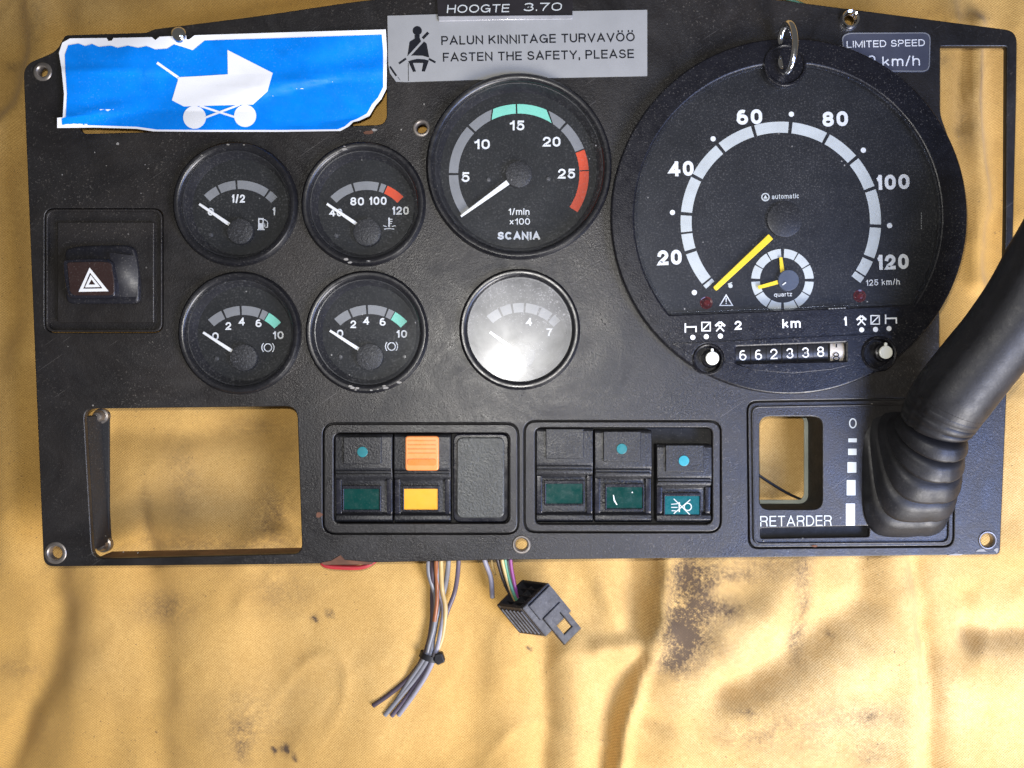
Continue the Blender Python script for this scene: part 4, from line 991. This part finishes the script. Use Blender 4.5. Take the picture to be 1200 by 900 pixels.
wire('wire', [(503, 640, -24), (502, 670, -40), (510, 700, zc + 3), (509, 730, zc + 6), (503, 755, zc + 6), (498, 770, zc + 5), (478, 800, zc - 1), (462, 825, zc - 4)], 2.6, Wg, wb)
# tie band round the bundle
tc = W(503.5, 769, zc + 1); dirb = (W(496, 792, zc) - W(511, 748, zc)).normalized(); side = Vector((0, 0, 1)).cross(dirb).normalized()
bandpts = [tc + (side * 11.5 * math.cos(a) + Vector((0, 0, 1)) * 9.5 * math.sin(a)) * S for a in np.linspace(0, 2 * math.pi, 33)]
def band_mesh(pts, ax, w, th):
    V = []; F = []; c = sum(pts[:-1], Vector()) / (len(pts) - 1)
    for p in pts:
        o = (p - c).normalized() * th
        for q in (p - ax * w, p + ax * w, p + ax * w + o, p - ax * w + o): V.append(q)
    for i in range(len(pts) - 1):
        for j in range(4): a = i * 4 + j; b = i * 4 + (j + 1) % 4; F.append((a, b, b + 4, a + 4))
    return mesh_from(V, F)
place('cable_tie', band_mesh(bandpts, dirb, 3.4 * S, 1.3 * S), M_rub, wb, 40)
plate('tie_head', [rpoly([(509, 767.5), (518, 765.5), (521.5, 776), (513, 780), (508, 775)], 2)], zc + 2, zc + 13, M_rub, wb, bevel=1.5)

wire2 = thing('loose_wire', 'short pale grey wire end curling down beside the black connector', 'wire', W(575, 680, -60))
wire('wire', [(562, 640, -28), (569, 660, -38), (575, 677, -48), (577, 700, -56)], 3.0, Wl, wire2)
wire('wire', [(574, 640, -30), (577, 662, -44), (580, 672, -52)], 1.6, Wt, wire2)

A = Vector((581.7, 709, -38)); p_ = Vector((30, -30, -13)); q_ = Vector((31, 4, 34)); r_ = Vector((27, 33, -15))
cn = thing('wiring_connector', 'black plastic plug connector with a latch tab, hanging from wires below the panel', 'connector', W(620, 715, -66))
def boxm(A, p, q, r):
    P = [A, A + q, A + q + p, A + p]; P = P + [a + r for a in P]
    F = [(0, 1, 2, 3), (4, 7, 6, 5), (0, 4, 5, 1), (1, 5, 6, 2), (2, 6, 7, 3), (3, 7, 4, 0)]
    return [W(*a) for a in P], F
def bbox(name, A, p, q, r, mat, parent, bev=.6):
    V, F = boxm(A, p, q, r); me = mesh_from(V, F); bm = bmesh.new(); bm.from_mesh(me); bmesh.ops.recalc_face_normals(bm, faces=bm.faces)
    bmesh.ops.bevel(bm, geom=bm.edges[:], offset=bev * S, segments=2, affect='EDGES', clamp_overlap=True); bm.to_mesh(me); bm.free()
    return place(name, me, mat, parent, 40)
M_con = simple('connector_plastic', (.009, .009, .013), .5, dust=.15, grain=.1)
t_ = .09
# four walls round a deep open socket, floor set back
bbox('socket_wall', A, p_, q_ * t_, r_, M_con, cn); bbox('socket_wall', A + q_ * (1 - t_), p_, q_ * t_, r_, M_con, cn)
bbox('socket_wall', A + q_ * t_, p_ * t_, q_ * (1 - 2 * t_), r_, M_con, cn); bbox('socket_wall', A + q_ * t_ + p_ * (1 - t_), p_ * t_, q_ * (1 - 2 * t_), r_, M_con, cn)
bbox('socket_floor', A + q_ * t_ + p_ * t_ + r_ * .35, p_ * (1 - 2 * t_), q_ * (1 - 2 * t_), r_ * .6, M_con, cn)
for i in range(1, 4): bbox('socket_divider', A + q_ * t_ + p_ * (i / 4) + r_ * .08, p_ * .035, q_ * (1 - 2 * t_), r_ * .3, M_con, cn, .3)
for i in range(1, 3): bbox('socket_divider', A + q_ * (i / 3) + p_ * t_ + r_ * .10, p_ * (1 - 2 * t_), q_ * .04, r_ * .28, M_con, cn, .3)
for i in range(6): bbox('grip_rib', A + r_ * .12 - p_ * .04 + q_ * (.08 + i * .145), p_ * .045, q_ * .05, r_ * .8, M_con, cn, .25)
# flange and latch tab on the right side
o_ = A + q_
nq = q_.normalized()
bbox('flange', o_ + p_ * .15 + r_ * .05, p_ * .80, q_ * .06, r_ * .50, M_con, cn, .5)
for (a, b, c, d) in ((.22, .16, .55, .92), (.70, .16, .55, .92), (.22, .62, .55, .20), (.22, .62, 1.27, .20)):
    bbox('latch_tab', o_ + p_ * a + r_ * c + q_ * .02, p_ * b, q_ * .08, r_ * d, M_con, cn, .5)
for (P, m) in (([(580, 640, -22), (584, 660, -30), (592, 685, -38), (602, 702, -44)], Wblk), ([(586, 640, -20), (590, 664, -26), (598, 690, -30), (606, 708, -38)], Wt),
               ([(590, 640, -20), (593, 664, -27), (600, 690, -28), (607, 707, -36)], Wgr), ([(597, 640, -20), (599, 664, -24), (603, 685, -26), (606, 700, -34)], Wp),
               ([(593, 640, -24), (596, 664, -30), (601, 688, -32), (608, 704, -38)], Wl), ([(582, 640, -24), (586, 664, -34), (594, 684, -40), (600, 700, -46)], Wd)):
    wire('wire', P, 2.2, m, cn)

rw = thing('red_wire', 'red wires peeking out under the lower edge of the panel', 'wire', W(408, 662, -40))
wire('wire', [(374, 650, -20), (380, 662, -17), (400, 665, -16), (425, 664.5, -16), (440, 657, -18)], 2.8, Wr, rw)
wire('wire', [(378, 652, -24), (390, 661, -20), (410, 662, -20), (438, 656, -22)], 1.8, wmat('wire_dull_red', (.30, .05, .05)), rw)
chipm = plate('melted_edge', [[(376, 659.5), (388, 657), (399, 650.5), (404, 656), (420, 657.5), (438, 659), (436, 661.5), (380, 662)]], -5, .6, M_rust, dash, bevel=.4)
gw = thing('green_wire', 'thin green wire showing above the top edge of the panel', 'wire', W(925, 0, -40))
wire('wire', [(895, -12, -20), (915, -3, -14), (930, 1, -10), (945, 6, -14)], 1.4, Wgr, gw)
# rust and nicks on the panel face
rr = random.Random(4)
def nick(u, v, w, h, m, nm='paint_nick'):
    L = [(u + w * math.cos(t) * (.5 + .7 * rr.random()), v + h * math.sin(t) * (.5 + .7 * rr.random())) for t in [k * .785 for k in range(8)]]
    plate(nm, [L], .05, .5, m, dash)
nick(433, 155, 7, 3, M_rust); nick(439, 152, 3, 2, M_chip); nick(374, 603, 4, 4, M_rust); nick(138, 168.5, 2.4, 1.8, M_chip)
nick(470, 152, 1, 1, M_chip); nick(497, 122, 1, 1, M_chip); nick(1150, 645, 8, 2.5, M_chip); nick(1120, 650, 12, 1.2, M_chip); nick(1168, 645, 3, 3, M_chip); nick(955, 640, 4, 1.2, M_rust)
for _ in range(34):
    nick(rr.choice([rr.uniform(45, 200), rr.uniform(480, 700), rr.uniform(860, 1160)]), rr.choice([rr.uniform(395, 470), rr.uniform(628, 655), rr.uniform(160, 235)]), rr.uniform(.3, 1.0), rr.uniform(.3, .8), M_chip)
